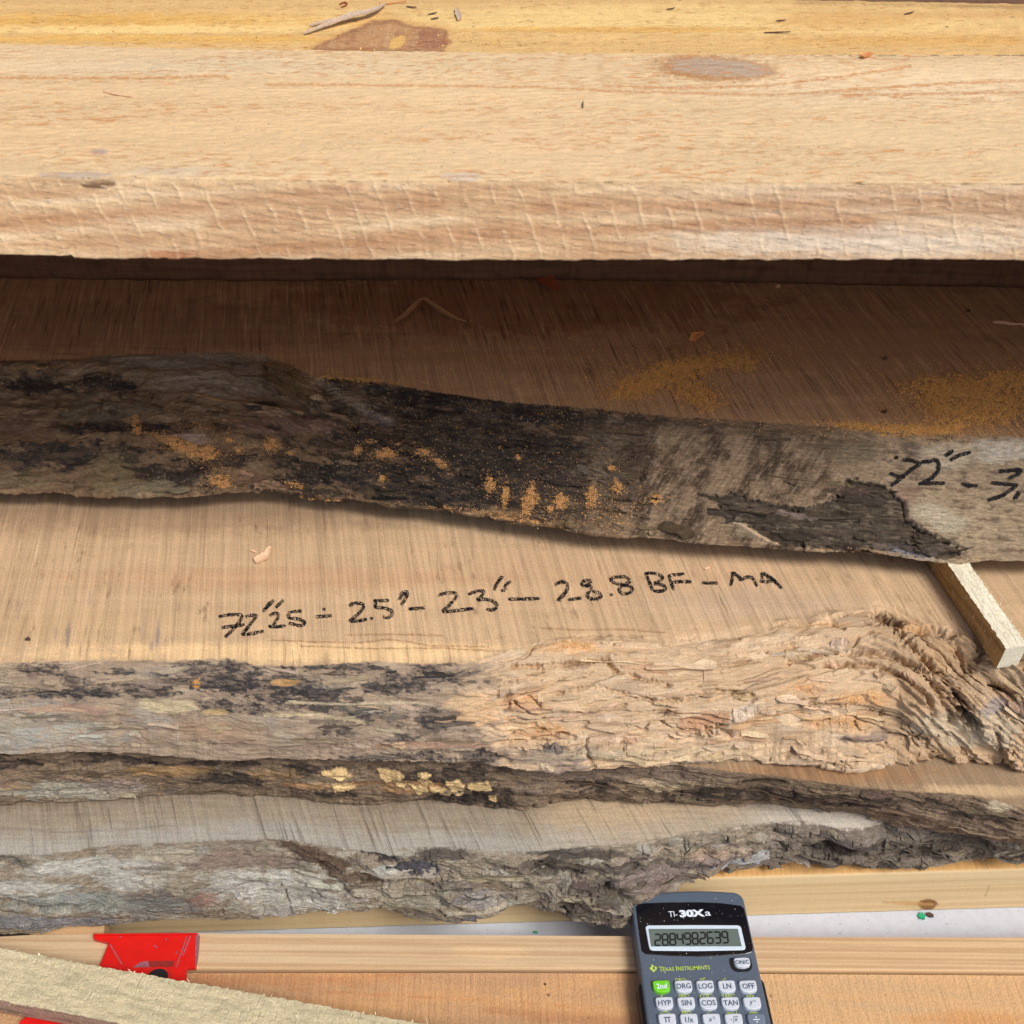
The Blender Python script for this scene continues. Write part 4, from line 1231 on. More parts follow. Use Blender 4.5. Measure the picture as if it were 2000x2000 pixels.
M_STRIPE_FLAT = wood('planed_pine_end', [
    dict(fx=3, fy=300, det=2, thr=(0.45, 0.62), col=tuple(S(190, 130, 80)), amt=0.5),
    dict(fx=500, fy=900, det=2, lo=0.92, hi=1.06),
], rough=0.65, attr=False, base=S(212, 178, 136))


def pine_strip():
    zt = 0.038
    front = [(0, 1891), (386, 1891), (1000, 1891), (1492, 1893), (2000, 1896)]
    back = line_at([(0, 1826), (386, 1823), (1000, 1827), (1476, 1830), (2000, 1831)], zt)
    sl = Slab(front, [(u, v) for u, v in front], zt, zt, back, fine_w=0.018, nb=14, seed=161, jag=0.00008, dfine=0.001)
    yf = line_at(front, zt)
    sl = Slab(yf, yf + 0.0003, zt, -0.0115, back, fine_w=0.018, nb=14, seed=161, jag=0.00008, dfine=0.001)
    X, Q, U, V = sl.X, sl.Q, sl.U, sl.V
    c = Paint(U, V, S(208, 182, 146), 162)
    c.mix(sst(1300, 1700, U) * 0.5, S(222, 184, 134))
    c.blob(960, 1860, 70, 12, S(240, 206, 156), 0.5, soft=0.8)
    c.mix(np.exp(-(Q + 0.0008) ** 2 / 0.0000012) * 0.35, S(246, 214, 168))
    sl.build_one('pine_strip', 'narrow planed pine strip with fine straight growth lines, in front of the white floor gap', 'board', None, M_STRIPE, M_STRIPE, c.c)


def orange_board():
    zt = 0.0335
    yb = line_at([(0, 1891), (386, 1891), (1000, 1891), (1492, 1893), (2000, 1896)], 0.038) - 0.0012
    yf = yb - 0.16
    sl = Slab(yf, yf + 0.0005, zt, -0.0115, yb, fine_w=0.156, nb=8, seed=171, jag=0.0, dfine=0.0016)
    X, Q, U, V = sl.X, sl.Q, sl.U, sl.V
    Y = sl.P[..., 1]
    ridge = fbm((X + 0.12 * Y) * 330, Y * 10, 172, 3) * 0.00022 + fbm(X * 500, Y * 420, 173, 3) * 0.0002
    sl.displace((1 - sl.wb) * ridge)
    c = Paint(U, V, S(192, 152, 114), 174)
    c.mix(sst(1300, 1500, U) * 0.85, S(204, 172, 132))
    c.blob(560, 1912, 220, 16, S(182, 130, 90), 0.7, soft=0.6)
    c.blob(700, 1955, 260, 16, S(206, 158, 112), 0.7, soft=0.5, ang=-3)
    c.blob(1120, 1920, 160, 14, S(206, 160, 114), 0.6, soft=0.5, ang=-12)
    c.blob(1120, 1985, 160, 18, S(182, 130, 90), 0.7, soft=0.5, ang=4)
    c.line([(560, 1932), (760, 1944), (1000, 1956), (1180, 1968)], 2, S(190, 122, 74), 0.6)
    c.line([(640, 1912), (820, 1900), (900, 1892)], 1.6, S(184, 116, 70), 0.5)
    c.blob(1900, 1990, 120, 14, S(204, 142, 86), 0.7, soft=0.8)
    c.blob(1071, 1944, 3, 3, S(60, 36, 26), 0.9, rag=0.2)
    c.blob(1505, 1945, 3, 4, S(90, 54, 36), 0.8, rag=0.2)
    sl.build_one('orange_board', 'wide orange brown sawn board under the calculator at the bottom', 'board', None, M_ORANGE, M_ORANGE, c.c)


PB = pale_beam()
YB = yellow_board()
rear_timber()
pine_beam()
pine_strip()
orange_board()
pine_offcut()

# off-frame timbers that carry the overhanging beam
M_BLOCK = wood('bearer_block', [dict(fx=14, fy=90, fz=90, det=4, lo=0.8, hi=1.15), dict(fx=600, fy=600, fz=600, det=2, lo=0.9, hi=1.1)], attr=False, base=S(196, 158, 112))


def box(name, c, size, mat, parent=None, bev=0.0015, rotz=0.0):
    x, y, z = [s / 2 for s in size]
    M = Matrix.Translation(c) @ Matrix.Rotation(rotz, 4, 'Z')
    v = [M @ Vector((sx * x, sy * y, sz * z)) for sz in (-1, 1) for sy in (-1, 1) for sx in (-1, 1)]
    f = [(0, 2, 3, 1), (4, 5, 7, 6), (0, 1, 5, 4), (2, 6, 7, 3), (0, 4, 6, 2), (1, 3, 7, 5)]
    me = bpy.data.meshes.new(name)
    me.from_pydata([tuple(p) for p in v], [], f)
    me.update()
    o = link(name, me, mat, parent)
    if bev:
        md = o.modifiers.new('bevel', 'BEVEL'); md.width = bev; md.segments = 2
    return o


for sx in (-1, 1):
    o = box('bearer_block', (sx * 0.66, 0.622, 0.387), (0.09, 0.28, 0.1852), M_BLOCK)
    tag(o, ('square timber bearer carrying the pale beam beyond the left of the view' if sx < 0 else 'square timber bearer carrying the pale beam beyond the right of the view'), 'timber', 'bearers under the pale beam')

# ================================================================== STICKERS (spacer sticks)
M_STICK = wood('rough_spacer_stick', [
    dict(fx=160, fy=420, det=4, ro=0.65, lo=0.88, hi=1.10, b=0.5),
    dict(fx=30, fy=260, det=3, lo=0.90, hi=1.08),
    dict(fx=700, fy=900, det=3, lo=0.80, hi=1.15, b=0.3),
    dict(fx=520, fy=110, det=3, thr=(0.58, 0.7), col=tuple(S(236, 226, 190)), amt=0.5, b=0.5),
], dist=0.0008)


def stick(name, p0, p1, width, th, cols, label, group, seed=0, fuzz=0, wander=0.0, fuzz_side=(1, 1), side_rough=0.0002):
    """p0 -> p1 runs along the middle of the top face"""
    p0, p1 = Vector(p0), Vector(p1)
    ax = (p1 - p0); Ln = ax.length; ax.normalize()
    up = Vector((0, 0, 1)); sd = ax.cross(up).normalized(); up = sd.cross(ax).normalized()
    nl = int(Ln / 0.0009) + 2
    ls = np.linspace(0, Ln, nl)
    top_n, side_n = 28, 18
    prof, kind = [], []
    for i in range(top_n):
        prof.append((-0.5 + i / (top_n - 1), 0.0)); kind.append(0)
    for i in range(1, side_n):
        prof.append((0.5, -i / (side_n - 1))); kind.append(1)
    for i in range(1, 5):
        prof.append((0.5 - i / 4, -1.0)); kind.append(2)
    for i in range(1, side_n):
        prof.append((-0.5, -1 + i / (side_n - 1))); kind.append(3)
    prof = np.array(prof); kind = np.array(kind)
    w = prof[:, 0] * width; h = prof[:, 1] * th
    W = np.repeat(w[:, None], nl, 1); H = np.repeat(h[:, None], nl, 1); Lg = np.repeat(ls[None, :], len(w), 0)
    K = kind[:, None]
    per = np.arange(len(w))[:, None] * 0.0012 + 0 * Lg
    n0 = fbm(Lg * 220, per * 900, seed, 4, 0.6)
    n1 = fbm(Lg * 60, per * 300, seed + 1, 3)
    H = H + (K == 0) * (n0 * 0.00045 + n1 * 0.0004)
    ed = np.exp(-((np.abs(W) - width / 2) / 0.0012) ** 2) * np.exp(-(H / 0.0025) ** 2)
    W = W + np.sign(W) * ((K == 1) | (K == 3)) * n0 * side_rough + np.sign(W) * ed * fbm(Lg * 300, per * 0, seed + 4, 3) * 0.0008
    W = W + wander * fbm(Lg * 6, per * 0, seed + 5, 2)
    P = np.zeros(W.shape + (3,))
    for k in range(3):
        P[..., k] = p0[k] + ax[k] * Lg + sd[k] * W + up[k] * H
    col = np.zeros(P.shape) + np.array(cols[0])
    col[(kind == 1)] = cols[1]; col[(kind == 3)] = cols[2]; col[(kind == 2)] = cols[2]
    m = (K == 0) * sst(0.0, 0.45, fbm(Lg * 40, W * 260, seed + 7, 4))
    col = col * (1 - 0.6 * m[..., None]) + np.array(cols[3]) * 0.6 * m[..., None]
    m = (K != 0) * sst(0.1, 0.5, fbm(Lg * 25, H * 200, seed + 8, 4))
    col = col * (1 - 0.35 * m[..., None])
    st = np.stack([Lg, per * 1.0, 0 * Lg], -1)
    full = np.concatenate([P, P[:1]]); R, C = full.shape[:2]
    v = full.reshape(-1, 3); q = grid_quads(R, C)[:, ::-1]
    cc = np.concatenate([col, col[:1]]).reshape(-1, 3); ss = np.concatenate([st, st[:1]]).reshape(-1, 3)
    ex = []
    for j, rev in ((0, False), (C - 1, True)):
        nn = len(v); rr = P[:, j]
        v = np.concatenate([v, rr]); cc = np.concatenate([cc, np.tile(cols[4], (len(rr), 1))]); ss = np.concatenate([ss, np.stack([rr[:, 0] * 3, rr[:, 2] * 3, rr[:, 1] * 0], -1)])
        f = list(range(nn, nn + len(rr)))
        ex.append(f if rev else f[::-1])
    # torn fibres standing off the edges
    fv, fq, fc = [], [], []
    rr = np.random.RandomState(seed)
    for _ in range(fuzz):
        l = rr.rand() * Ln
        sgn = fuzz_side[0] if rr.rand() < 0.5 else fuzz_side[1]
        b = p0 + ax * l + sd * (sgn * width * (0.5 if rr.rand() < 0.8 else rr.rand() * 0.5)) + up * 0.0002
        ln = 0.0008 + 0.0042 * rr.rand() ** 4
        dr = (sd * sgn * rr.uniform(0.2, 1) + ax * rr.uniform(-1, 1) + up * rr.uniform(-0.2, 0.7)).normalized()
        sw = dr.cross(up).normalized() * (0.00012 + 0.00012 * rr.rand())
        if rr.rand() < 0.15:
            sw = sw * 2.2
        nn = len(v) + len(fv)
        t1 = b + dr * ln * 0.55 + up * 0.0003; t2 = b + dr * ln + ax * rr.uniform(-0.001, 0.001)
        fv += [b - sw, b + sw, t1 + sw * 0.8, t1 - sw * 0.8, t2 + sw * 0.2, t2 - sw * 0.2]
        fq += [[nn, nn + 1, nn + 2, nn + 3], [nn + 3, nn + 2, nn + 4, nn + 5]]
    if fv:
        v = np.concatenate([v, np.array([tuple(p) for p in fv])]); q = np.concatenate([q, np.array(fq)])
        cc = np.concatenate([cc, np.tile(S(238, 228, 192), (len(fv), 1))]); ss = np.concatenate([ss, np.zeros((len(fv), 3))])
    me = mesh_np(name, v, q, cc, ss, True, ex)
    # hard arrises
    o = link(name, me, M_STICK)
    tag(o, label, 'spacer stick', group)
    return o


GS = 'rough spacer sticks'
# right spacer between the two upper slabs
zt = ZB[0] + 0.0195
a = (pt(1849, 1100, zt) + pt(1894, 1100, zt)) / 2
bL = pt(1966, 1263, zt); bR = pt(2006, 1265, zt)
b = (bL + bR) / 2
wd = (pt(1902, 1175, zt) - pt(1946, 1175, zt)).length * math.cos(math.atan2(abs(b.x - a.x), abs(b.y - a.y)))
far = a + (a - b).normalized() * 0.42
stick('spacer_stick', b, far, wd, 0.019, (S(252, 246, 222), S(176, 134, 80), S(186, 146, 92), S(236, 228, 200), S(244, 238, 214)),  # bright top and browner sides put light and shade into the colours
      'pale spacer stick poking out diagonally between the two upper slabs', GS, 181, fuzz=60)
# its off-frame twin on the left
stick('spacer_stick', (-0.62, 0.47, zt), (-0.64, 0.90, zt), wd, 0.019, (S(234, 222, 172), S(186, 146, 84), S(186, 146, 84), S(222, 212, 172), S(240, 232, 196)),  # browner sides again carry shade in their colour
      'pale spacer stick between the two upper slabs beyond the left of the view', GS, 182)
# front spacer stick lying over the orange board
zt = 0.0645
a = (pt(-260, 1815, zt) + pt(-260, 1896, zt)) / 2
b = (pt(620, 1964, zt) + pt(620, 2068, zt)) / 2
dirv = (b - a).normalized()
wd = (pt(155, 1879, zt) - pt(155, 1972, zt)).length * abs(dirv.x)
stick('spacer_stick', a, b + dirv * 0.16, wd, 0.0205, (S(206, 193, 158), S(166, 142, 126), S(166, 142, 126), S(172, 164, 134), S(214, 204, 176)),
      'tan rough spacer stick with torn fibres lying across the bottom left corner', GS, 191, fuzz=90, fuzz_side=(1, -1), wander=0.0006)

# ================================================================== RED BRACKET
M_RED = plain('red_paint', S(214, 22, 14), rough=0.38, spec=0.5, vary=0.08, scale=120, bump=0.00008)
M_REDDARK = plain('dark_red', S(140, 34, 28), rough=0.6, vary=0.25)  # darker red for the slot and the ring round the hole
M_BLACK = plain('hole_and_strap_black', S(16, 14, 15), rough=0.7)  # painted shade of the bracket's hole, and the strap's own black
M_WORN = plain('scuffed_metal', S(150, 92, 104), rough=0.5, vary=0.25, scale=500)


def red_bracket():
    z = 0.0425
    z6 = lambda p: zc(p, 0, 1780, 3.864)
    root = empty('red_bracket', pt(300, 1880, 0.038))
    tag(root, 'bright red painted metal bracket with a round black hole, clasped over the pine strip', 'bracket')
    bpy.context.view_layer.update()
    pl = z6([(700, 166), (1490, 160), (1474, 426), (1402, 426), (1398, 540), (760, 540), (748, 408), (820, 235), (705, 208)])
    pl[5] = (200, 1930); pl[4] = (364, 1930)
    prism('plate', [pt(u, v, z) for u, v in pl], 0.0045, M_RED, parent=root, bev=0.0006)
    # worn edge, dark red slot piece, black disc for the hole's shade
    prism('worn_edge', [pt(u, v, z + 0.0004) for u, v in z6([(1474, 172), (1500, 172), (1488, 330), (1474, 400)])], 0.004, M_WORN, parent=root)
    prism('slot', [pt(u, v, z + 0.0003) for u, v in z6([(1118, 374), (1318, 372), (1308, 418), (1132, 420)])], 0.001, M_REDDARK, parent=root)
    prism('bevel_notch', [pt(u, v, z + 0.0003) for u, v in z6([(1000, 424), (1060, 384), (1114, 373), (1130, 420)])], 0.001, M_WORN, parent=root)
    c = pt(308, 1908, z + 0.0004)
    rim = [c + Vector((math.cos(t) * 0.0088, math.sin(t) * 0.0074, -0.0001)) for t in np.linspace(0, 2 * math.pi, 40, endpoint=False)]
    prism('hole_rim', rim, 0.001, M_REDDARK, parent=root)
    rim2 = [c + Vector((math.cos(t) * 0.0083, math.sin(t) * 0.0069, 0.0001)) for t in np.linspace(0, 2 * math.pi, 40, endpoint=False)]
    prism('hole_rim', rim2, 0.001, M_RED, parent=root)
    hol = [c + Vector((math.cos(t) * 0.0070, math.sin(t) * 0.0058 - 0.0004, 0.0003)) for t in np.linspace(0, 2 * math.pi, 40, endpoint=False)]
    prism('hole', hol, 0.001, M_BLACK, parent=root)  # flat black disc on the plate, the hole's shade given as colour
    for (a, b2) in (((1410, 190), (1330, 420)), ((1440, 180), (1380, 330)), ((830, 250), (920, 400)), ((1165, 255), (1185, 275)), ((1250, 205), (1258, 213)), ((1335, 300), (1330, 320)), ((905, 190), (915, 196))):
        (u0, v0), (u1, v1) = z6([a, b2])
        p, q = pt(u0, v0, z + 0.0003), pt(u1, v1, z + 0.0003)
        n = (q - p).cross(Vector((0, 0, 1))).normalized() * 0.00035
        prism('scratch', [p - n, p + n, q + n, q - n], 0.0006, M_WORN, parent=root)
    prism('lip', [pt(u, v, z + 0.0016) for u, v in z6([(708, 166), (1488, 160), (1488, 172), (716, 178)])], 0.003, M_RED, parent=root, bev=0.0004)
    # lower arm running under the spacer stick to the bottom left corner
    prism('lower_arm', [pt(u, v, z - 0.0003) for u, v in ((215, 1925), (330, 1925), (300, 1960), (150, 2010), (120, 2060), (28, 2060), (38, 1994), (90, 1960))], 0.0045, M_RED, parent=root, bev=0.0006)


red_bracket()
o = prism('rubber_strap', [pt(-300, 1806, 0.0405), pt(-10, 1806, 0.0405), pt(59, 1806, 0.0405), pt(56, 1823, 0.0405), pt(0, 1826, 0.0405), pt(-300, 1832, 0.0405)], 0.0025, M_BLACK,
          'small flat black strap end poking out under the lowest slab at the left edge', 'strap')

# ================================================================== CALCULATOR
M_BODY = plain('blue_grey_plastic', S(84, 96, 112), rough=0.40, spec=0.5, vary=0.05, scale=900, bump=0.00004)
M_PANEL = plain('glossy_black_panel', S(18, 19, 26), rough=0.16, spec=0.6, vary=0.1)
M_FRAME = plain('pale_blue_frame', S(206, 222, 236), rough=0.4, vary=0.03)
M_LCD = plain('lcd_glass', S(102, 114, 110), rough=0.22, spec=0.5, vary=0.04, scale=60)
M_SEG = plain('lcd_segment', S(24, 28, 30), rough=0.4, vary=0.05)
M_KEY = plain('white_key', S(202, 209, 220), rough=0.38, vary=0.03)
M_KEYGREEN = plain('green_key', S(112, 204, 36), rough=0.4, vary=0.04)
M_KEYGREY = plain('grey_key', S(112, 124, 142), rough=0.4, vary=0.04)
M_INK = plain('key_print', S(58, 80, 104), rough=0.6, vary=0.05)
M_WHITEINK = plain('white_print', S(226, 236, 246), rough=0.5, vary=0.03)
M_GREENINK = plain('lime_print', S(186, 212, 84), rough=0.5, vary=0.05)
M_COVER = plain('black_cover', S(24, 25, 28), rough=0.35, vary=0.1)

CT = 0.0540                       # height of the calculator's top face
CROT = math.radians(2.35)
CORG = Vector((0.1204, 0.3525, CT))
CR = Matrix.Rotation(CROT, 3, 'Z')
calc = empty('calculator', (CORG.x, CORG.y, 0.038), CROT)
tag(calc, 'blue grey scientific calculator with white keys and an LCD reading digits', 'calculator')
bpy.context.view_layer.update()
CM = Matrix.Translation(CORG) @ Matrix.Rotation(CROT, 4, 'Z')


def cl(px, py):
    """pixel of the calculator detail -> local millimetre-true coordinates on its top face"""
    u, v = 1200 + px / 5.682, 1720 + py / 5.682
    p = pt(u, v, CT)
    q = CM.inverted() @ p
    return (q.x, q.y)


def cmesh(name, v, f, mat, parent=None, smooth=False, bev=0.0, seg=2):
    me = bpy.data.meshes.new(name)
    me.from_pydata([tuple(CM @ Vector(p)) for p in v], [], f)
    me.update()
    o = link(name, me, mat, parent or calc)
    if bev:
        md = o.modifiers.new('bevel', 'BEVEL'); md.width = bev; md.segments = seg; md.limit_method = 'ANGLE'; md.angle_limit = math.radians(50)
    return o


def cprism(name, outline, z0, z1, mat, parent=None, inset=0.0, bev=0.0, seg=2):
    o_ = [tuple(p) for p in outline]
    n = len(o_)
    ar = sum(o_[i][0] * o_[(i + 1) % n][1] - o_[(i + 1) % n][0] * o_[i][1] for i in range(n))
    if ar < 0:
        o_ = o_[::-1]
    cx = sum(p[0] for p in o_) / n; cy = sum(p[1] for p in o_) / n
    wx = max(p[0] for p in o_) - min(p[0] for p in o_); wy = max(p[1] for p in o_) - min(p[1] for p in o_)
    kx = 1 - 2 * inset / wx; ky = 1 - 2 * inset / wy
    v = [(cx + (p[0] - cx) * kx, cy + (p[1] - cy) * ky, z1) for p in o_] + [(p[0], p[1], z0) for p in o_]
    f = [list(range(n)), list(range(2 * n - 1, n - 1, -1))] + [[i, i + n, (i + 1) % n + n, (i + 1) % n] for i in range(n)]
    return cmesh(name, v, f, mat, parent, bev=bev, seg=seg)


def rrect(x0, y0, x1, y1, r, rb=None, n=7, arc_top=0.0, arc_bot=0.0):
    """rounded rectangle: r radius of the top corners, rb of the bottom ones, optional bowed ends"""
    rb = r if rb is None else rb
    out = []
    for (cx, cy, a0, rr) in ((x1 - r, y1 - r, 0, r), (x0 + r, y1 - r, 90, r), (x0 + rb, y0 + rb, 180, rb), (x1 - rb, y0 + rb, 270, rb)):
        for k in range(n + 1):
            a = math.radians(a0 + 90 * k / n)
            out.append((cx + rr * math.cos(a), cy + rr * math.sin(a)))
        if a0 == 0 and arc_top:
            for k in range(1, 8):
                t = k / 8
                out.append((x1 - r + (x0 + r - x1 + r) * t, y1 + arc_top * 4 * t * (1 - t)))
        if a0 == 180 and arc_bot:
            for k in range(1, 8):
                t = k / 8
                out.append((x0 + rb + (x1 - rb - x0 - rb) * t, y0 - arc_bot * 4 * t * (1 - t)))
    return out


_text_cache = {}


def text_mesh(txt, size, thick=0.0, weight=0.0):
    cu = bpy.data.curves.new('text', 'FONT')
    cu.body = txt; cu.size = size; cu.align_x = 'CENTER'; cu.align_y = 'CENTER'
    cu.offset = weight; cu.resolution_u = 3
    o = bpy.data.objects.new('text', cu)
    COL.objects.link(o)
    bpy.context.view_layer.update()
    me = bpy.data.meshes.new_from_object(o.evaluated_get(bpy.context.evaluated_depsgraph_get()))
    bpy.data.objects.remove(o); bpy.data.curves.remove(cu)
    return me


def ctext(name, txt, x, y, z, size, mat, parent=None, width=None, weight=0.0, shear=0.0, sx=1.0, rise=None):
    me = text_mesh(txt, size, weight=weight)
    xs = [v.co.x for v in me.vertices]; ys = [v.co.y for v in me.vertices]
    mx, my = (max(xs) + min(xs)) / 2, (max(ys) + min(ys)) / 2
    k = width / (max(xs) - min(xs)) if width else sx
    for v in me.vertices:
        p = Vector(((v.co.x - mx) * k + shear * (v.co.y - my) + x, v.co.y - my + y, z))
        v.co = CM @ p
    me.name = name
    return link(name, me, mat, parent or calc)


HW = 0.0398
body_out = rrect(-HW, -0.150, HW, -0.0022, 0.0068, 0.008, arc_top=0.0022)
cprism('body', body_out, -0.0150, 0.0, M_BODY, inset=0.0009, bev=0.0016, seg=4)
# slide cover hugging the lower two thirds
cyt = cl(220, 1100)[1]
cprism('slide_cover', rrect(-HW - 0.0017, -0.152, HW + 0.0017, cyt, 0.0045, 0.006), -0.0158, -0.0042, M_COVER, bev=0.001)
# black display panel
pan = [cl(*p) for p in ((236, 292), (262, 268), (320, 252), (600, 242), (930, 240), (1180, 250), (1400, 278), (1438, 310), (1490, 520), (1538, 740), (1528, 796), (1460, 816), (1200, 836), (940, 845), (640, 838), (350, 818), (302, 786), (268, 560))]
cprism('display_panel', pan, -0.001, 0.00035, M_PANEL, bev=0.0003)
fx0, fy1 = cl(345, 503); fx1, fy0 = cl(1452, 778)
fo = [cl(*p) for p in ((343, 530), (352, 512), (372, 503), (880, 499), (1360, 502), (1392, 510), (1404, 528), (1454, 745), (1446, 768), (1420, 776), (920, 786), (430, 782), (396, 772), (384, 750))]
cprism('display_frame', fo, 0.0, 0.0011, M_FRAME, bev=0.0004)
li = [cl(*p) for p in ((376, 545), (1366, 543), (1410, 738), (404, 740))]
scr = cprism('screen', li, 0.0, 0.00125, M_LCD)
# seven segment digits
SEGS = {'0': 'abcdef', '1': 'bc', '2': 'abged', '3': 'abgcd', '4': 'fgbc', '5': 'afgcd', '6': 'afgedc', '7': 'abc', '8': 'abcdefg', '9': 'abfgcd'}
dv, df = [], []
dl, dt = cl(452, 738); dr, _ = cl(1268, 738)
_, dtop = cl(480, 606)
dh = dtop - dt
pitch = (dr - dl) / 9.72
dw = pitch * 0.72


def seg_quad(x0, y0, x1, y1, t):
    d = Vector((x1 - x0, y1 - y0)); L = d.length; d.normalize(); n = Vector((-d.y, d.x)) * t / 2
    e = d * t * 0.5
    a = Vector((x0, y0)); b = Vector((x1, y1))
    pts = [a, a + e + n, b - e + n, b, b - e - n, a + e - n]
    k = len(dv)
    for p in pts:
        dv.append((p.x + 0.10 * (p.y - dt), p.y, 0.00135))
    df.append([k + i for i in range(6)][::-1])


for i, ch in enumerate('2884982639'):
    x = dl + pitch * i
    y0, ym_, y1 = dt + 0.0004, dt + dh / 2, dt + dh
    c = {'a': (x, y1, x + dw, y1), 'b': (x + dw, y1, x + dw, ym_), 'c': (x + dw, ym_, x + dw, y0), 'd': (x, y0, x + dw, y0), 'e': (x, ym_, x, y0), 'f': (x, y1, x, ym_), 'g': (x, ym_, x + dw, ym_)}
    for s_ in SEGS[ch]:
        seg_quad(*c[s_], 0.00115)
seg_quad(dl + pitch * 1.86, dt + 0.0001, dl + pitch * 1.86 + 0.0007, dt + 0.0001, 0.0006)
cmesh('digits', dv, df, M_SEG, scr)
x, y = cl(1088, 580)
ctext('screen_mark', 'DEG', x, y, 0.00135, 0.0017, M_SEG, scr, sx=1.3)
# lettering
x, y = cl(652, 375)
ctext('model_lettering', 'TI-', x - 0.0002, y, 0.0006, 0.0058, M_WHITEINK, width=cl(712, 375)[0] - cl(617, 375)[0], weight=0.00001)
x0_, x1_ = cl(722, 372)[0], cl(1000, 372)[0]
ctext('model_lettering', '30X', (x0_ + x1_) / 2, y, 0.0006, 0.0064, M_WHITEINK, width=x1_ - x0_, weight=0.00034)
x0_, x1_ = cl(1006, 380)[0], cl(1070, 380)[0]
ctext('model_lettering', 'a', (x0_ + x1_) / 2, y - 0.0007, 0.0006, 0.0062, M_WHITEINK, width=x1_ - x0_, weight=0.00006)
# maker's name in small capitals
ym_ = cl(800, 975)[1]
xa = cl(498, 975)[0]; xb = cl(660, 975)[0]; xc_ = cl(684, 975)[0]; xd = cl(1060, 975)[0]
big, small = 0.0044, 0.0035
ctext('maker_lettering', 'T', xa + 0.0009, ym_ + 0.0002, 0.0003, big, M_GREENINK, weight=0.00004)
ctext('maker_lettering', 'EXAS', (xa + 0.0021 + xb) / 2, ym_, 0.0003, small, M_GREENINK, width=xb - xa - 0.0021, weight=0.00004)
ctext('maker_lettering', 'I', xc_ + 0.0003, ym_ + 0.0002, 0.0003, big, M_GREENINK, weight=0.00006)
ctext('maker_lettering', 'NSTRUMENTS', (xc_ + 0.0011 + xd) / 2, ym_, 0.0003, small, M_GREENINK, width=xd - xc_ - 0.0011, weight=0.00004)
lg = [cl(*p) for p in ((410, 935), (432, 938), (434, 955), (455, 955), (470, 962), (468, 985), (452, 996), (445, 1015), (425, 1012), (418, 996), (402, 992), (386, 966), (404, 966))]
cprism('maker_emblem', lg, 0.0, 0.0003, M_GREENINK)
lt_ = cl(436, 975)
ctext('maker_emblem', 'ti', lt_[0], lt_[1], 0.0005, 0.0026, M_BODY, weight=0.00012)


def key(px, py, legend, mat=M_KEY, ink=M_INK, w=0.0117, h=0.0081, size=0.0044, lw=None):
    x, y = cl(px, py) if py is not None else px
    out = rrect(x - w / 2, y - h / 2, x + w / 2, y + h / 2, 0.0013, 0.0034, arc_top=0.0002, arc_bot=0.0004)
    k = cprism('key', out, -0.0008, 0.0024, mat, inset=0.0005, bev=0.0006, seg=3)
    if legend == 'sqrt':
        a = ctext('key_legend', 'x', x + 0.0013, y - 0.0002, 0.0026, 0.0042, ink, k, shear=0.25)
        v = [(x - 0.0022, y, 0.0026), (x - 0.0015, y + 0.0004, 0.0026), (x - 0.0008, y - 0.0016, 0.0026), (x + 0.0001, y + 0.0020, 0.0026), (x + 0.0030, y + 0.0020, 0.0026)]
        q = []
        for p in v:
            q.append(p)
        for p in v[::-1]:
            q.append((p[0] + 0.0001, p[1] - 0.0004, p[2]))
        cmesh('key_legend', q, [[i, 9 - i, 8 - i, i + 1][::-1] for i in range(4)], ink, k)
    elif legend == 'π':
        for (ax_, ay_, bx_, by_) in ((-0.0021, 0.0010, 0.0021, 0.0016), (-0.0013, -0.0017, -0.0007, 0.0012), (0.0007, -0.0017, 0.0013, 0.0012)):
            cmesh('key_legend', [(x + ax_, y + ay_, 0.0026), (x + bx_, y + ay_, 0.0026), (x + bx_, y + by_, 0.0026), (x + ax_, y + by_, 0.0026)], [[0, 1, 2, 3]], ink, k)
    elif legend == '÷':
        for (ax_, ay_, bx_, by_) in ((-0.0020, -0.0003, 0.0020, 0.0003), (-0.0004, 0.0010, 0.0004, 0.0018), (-0.0004, -0.0018, 0.0004, -0.0010)):
            cmesh('key_legend', [(x + ax_, y + ay_, 0.0026), (x + bx_, y + ay_, 0.0026), (x + bx_, y + by_, 0.0026), (x + ax_, y + by_, 0.0026)], [[0, 1, 2, 3]], ink, k)
    elif legend in ('x2', 'yx'):
        ctext('key_legend', legend[0], x - 0.0008, y - 0.0002, 0.0026, 0.0044, ink, k, shear=0.25)
        ctext('key_legend', legend[1], x + 0.0016, y + 0.0011, 0.0026, 0.0026, ink, k)
    elif legend:
        ctext('key_legend', legend, x, y, 0.0026, size, ink, k, weight=0.00007, width=lw)
    return x, y


# ON/C key in its recess
x, y = cl(1403, 925)
cprism('key_recess', rrect(x - 0.0072, y - 0.0052, x + 0.0072, y + 0.0042, 0.0018, 0.0045), -0.0005, 0.00025, M_COVER)
key(1415, 922, 'ON/C', w=0.0112, h=0.0068, size=0.0036)
ROWS = [(1188, (520, 765, 1005, 1245, 1481), ('2nd', 'DRG', 'LOG', 'LN', 'OFF')),
        (1374, (553, 795, 1040, 1284, 1526), ('HYP', 'SIN', 'COS', 'TAN', 'yx')),
        (1560, (584, 826, 1075, 1322, 1571), ('π', '1/x', 'x2', 'sqrt', '÷'))]
pos = []
for py, pxs, legs in ROWS:
    rowp = []
    for j, (px, lg_) in enumerate(zip(pxs, legs)):
        mat, ink = (M_KEYGREEN, M_WHITEINK) if lg_ == '2nd' else ((M_KEYGREY, M_WHITEINK) if lg_ == '÷' else (M_KEY, M_INK))
        rowp.append(key(px, py, lg_, mat, ink, size=0.0046 if lg_ not in ('÷', 'π') else 0.006))
    pos.append(rowp)
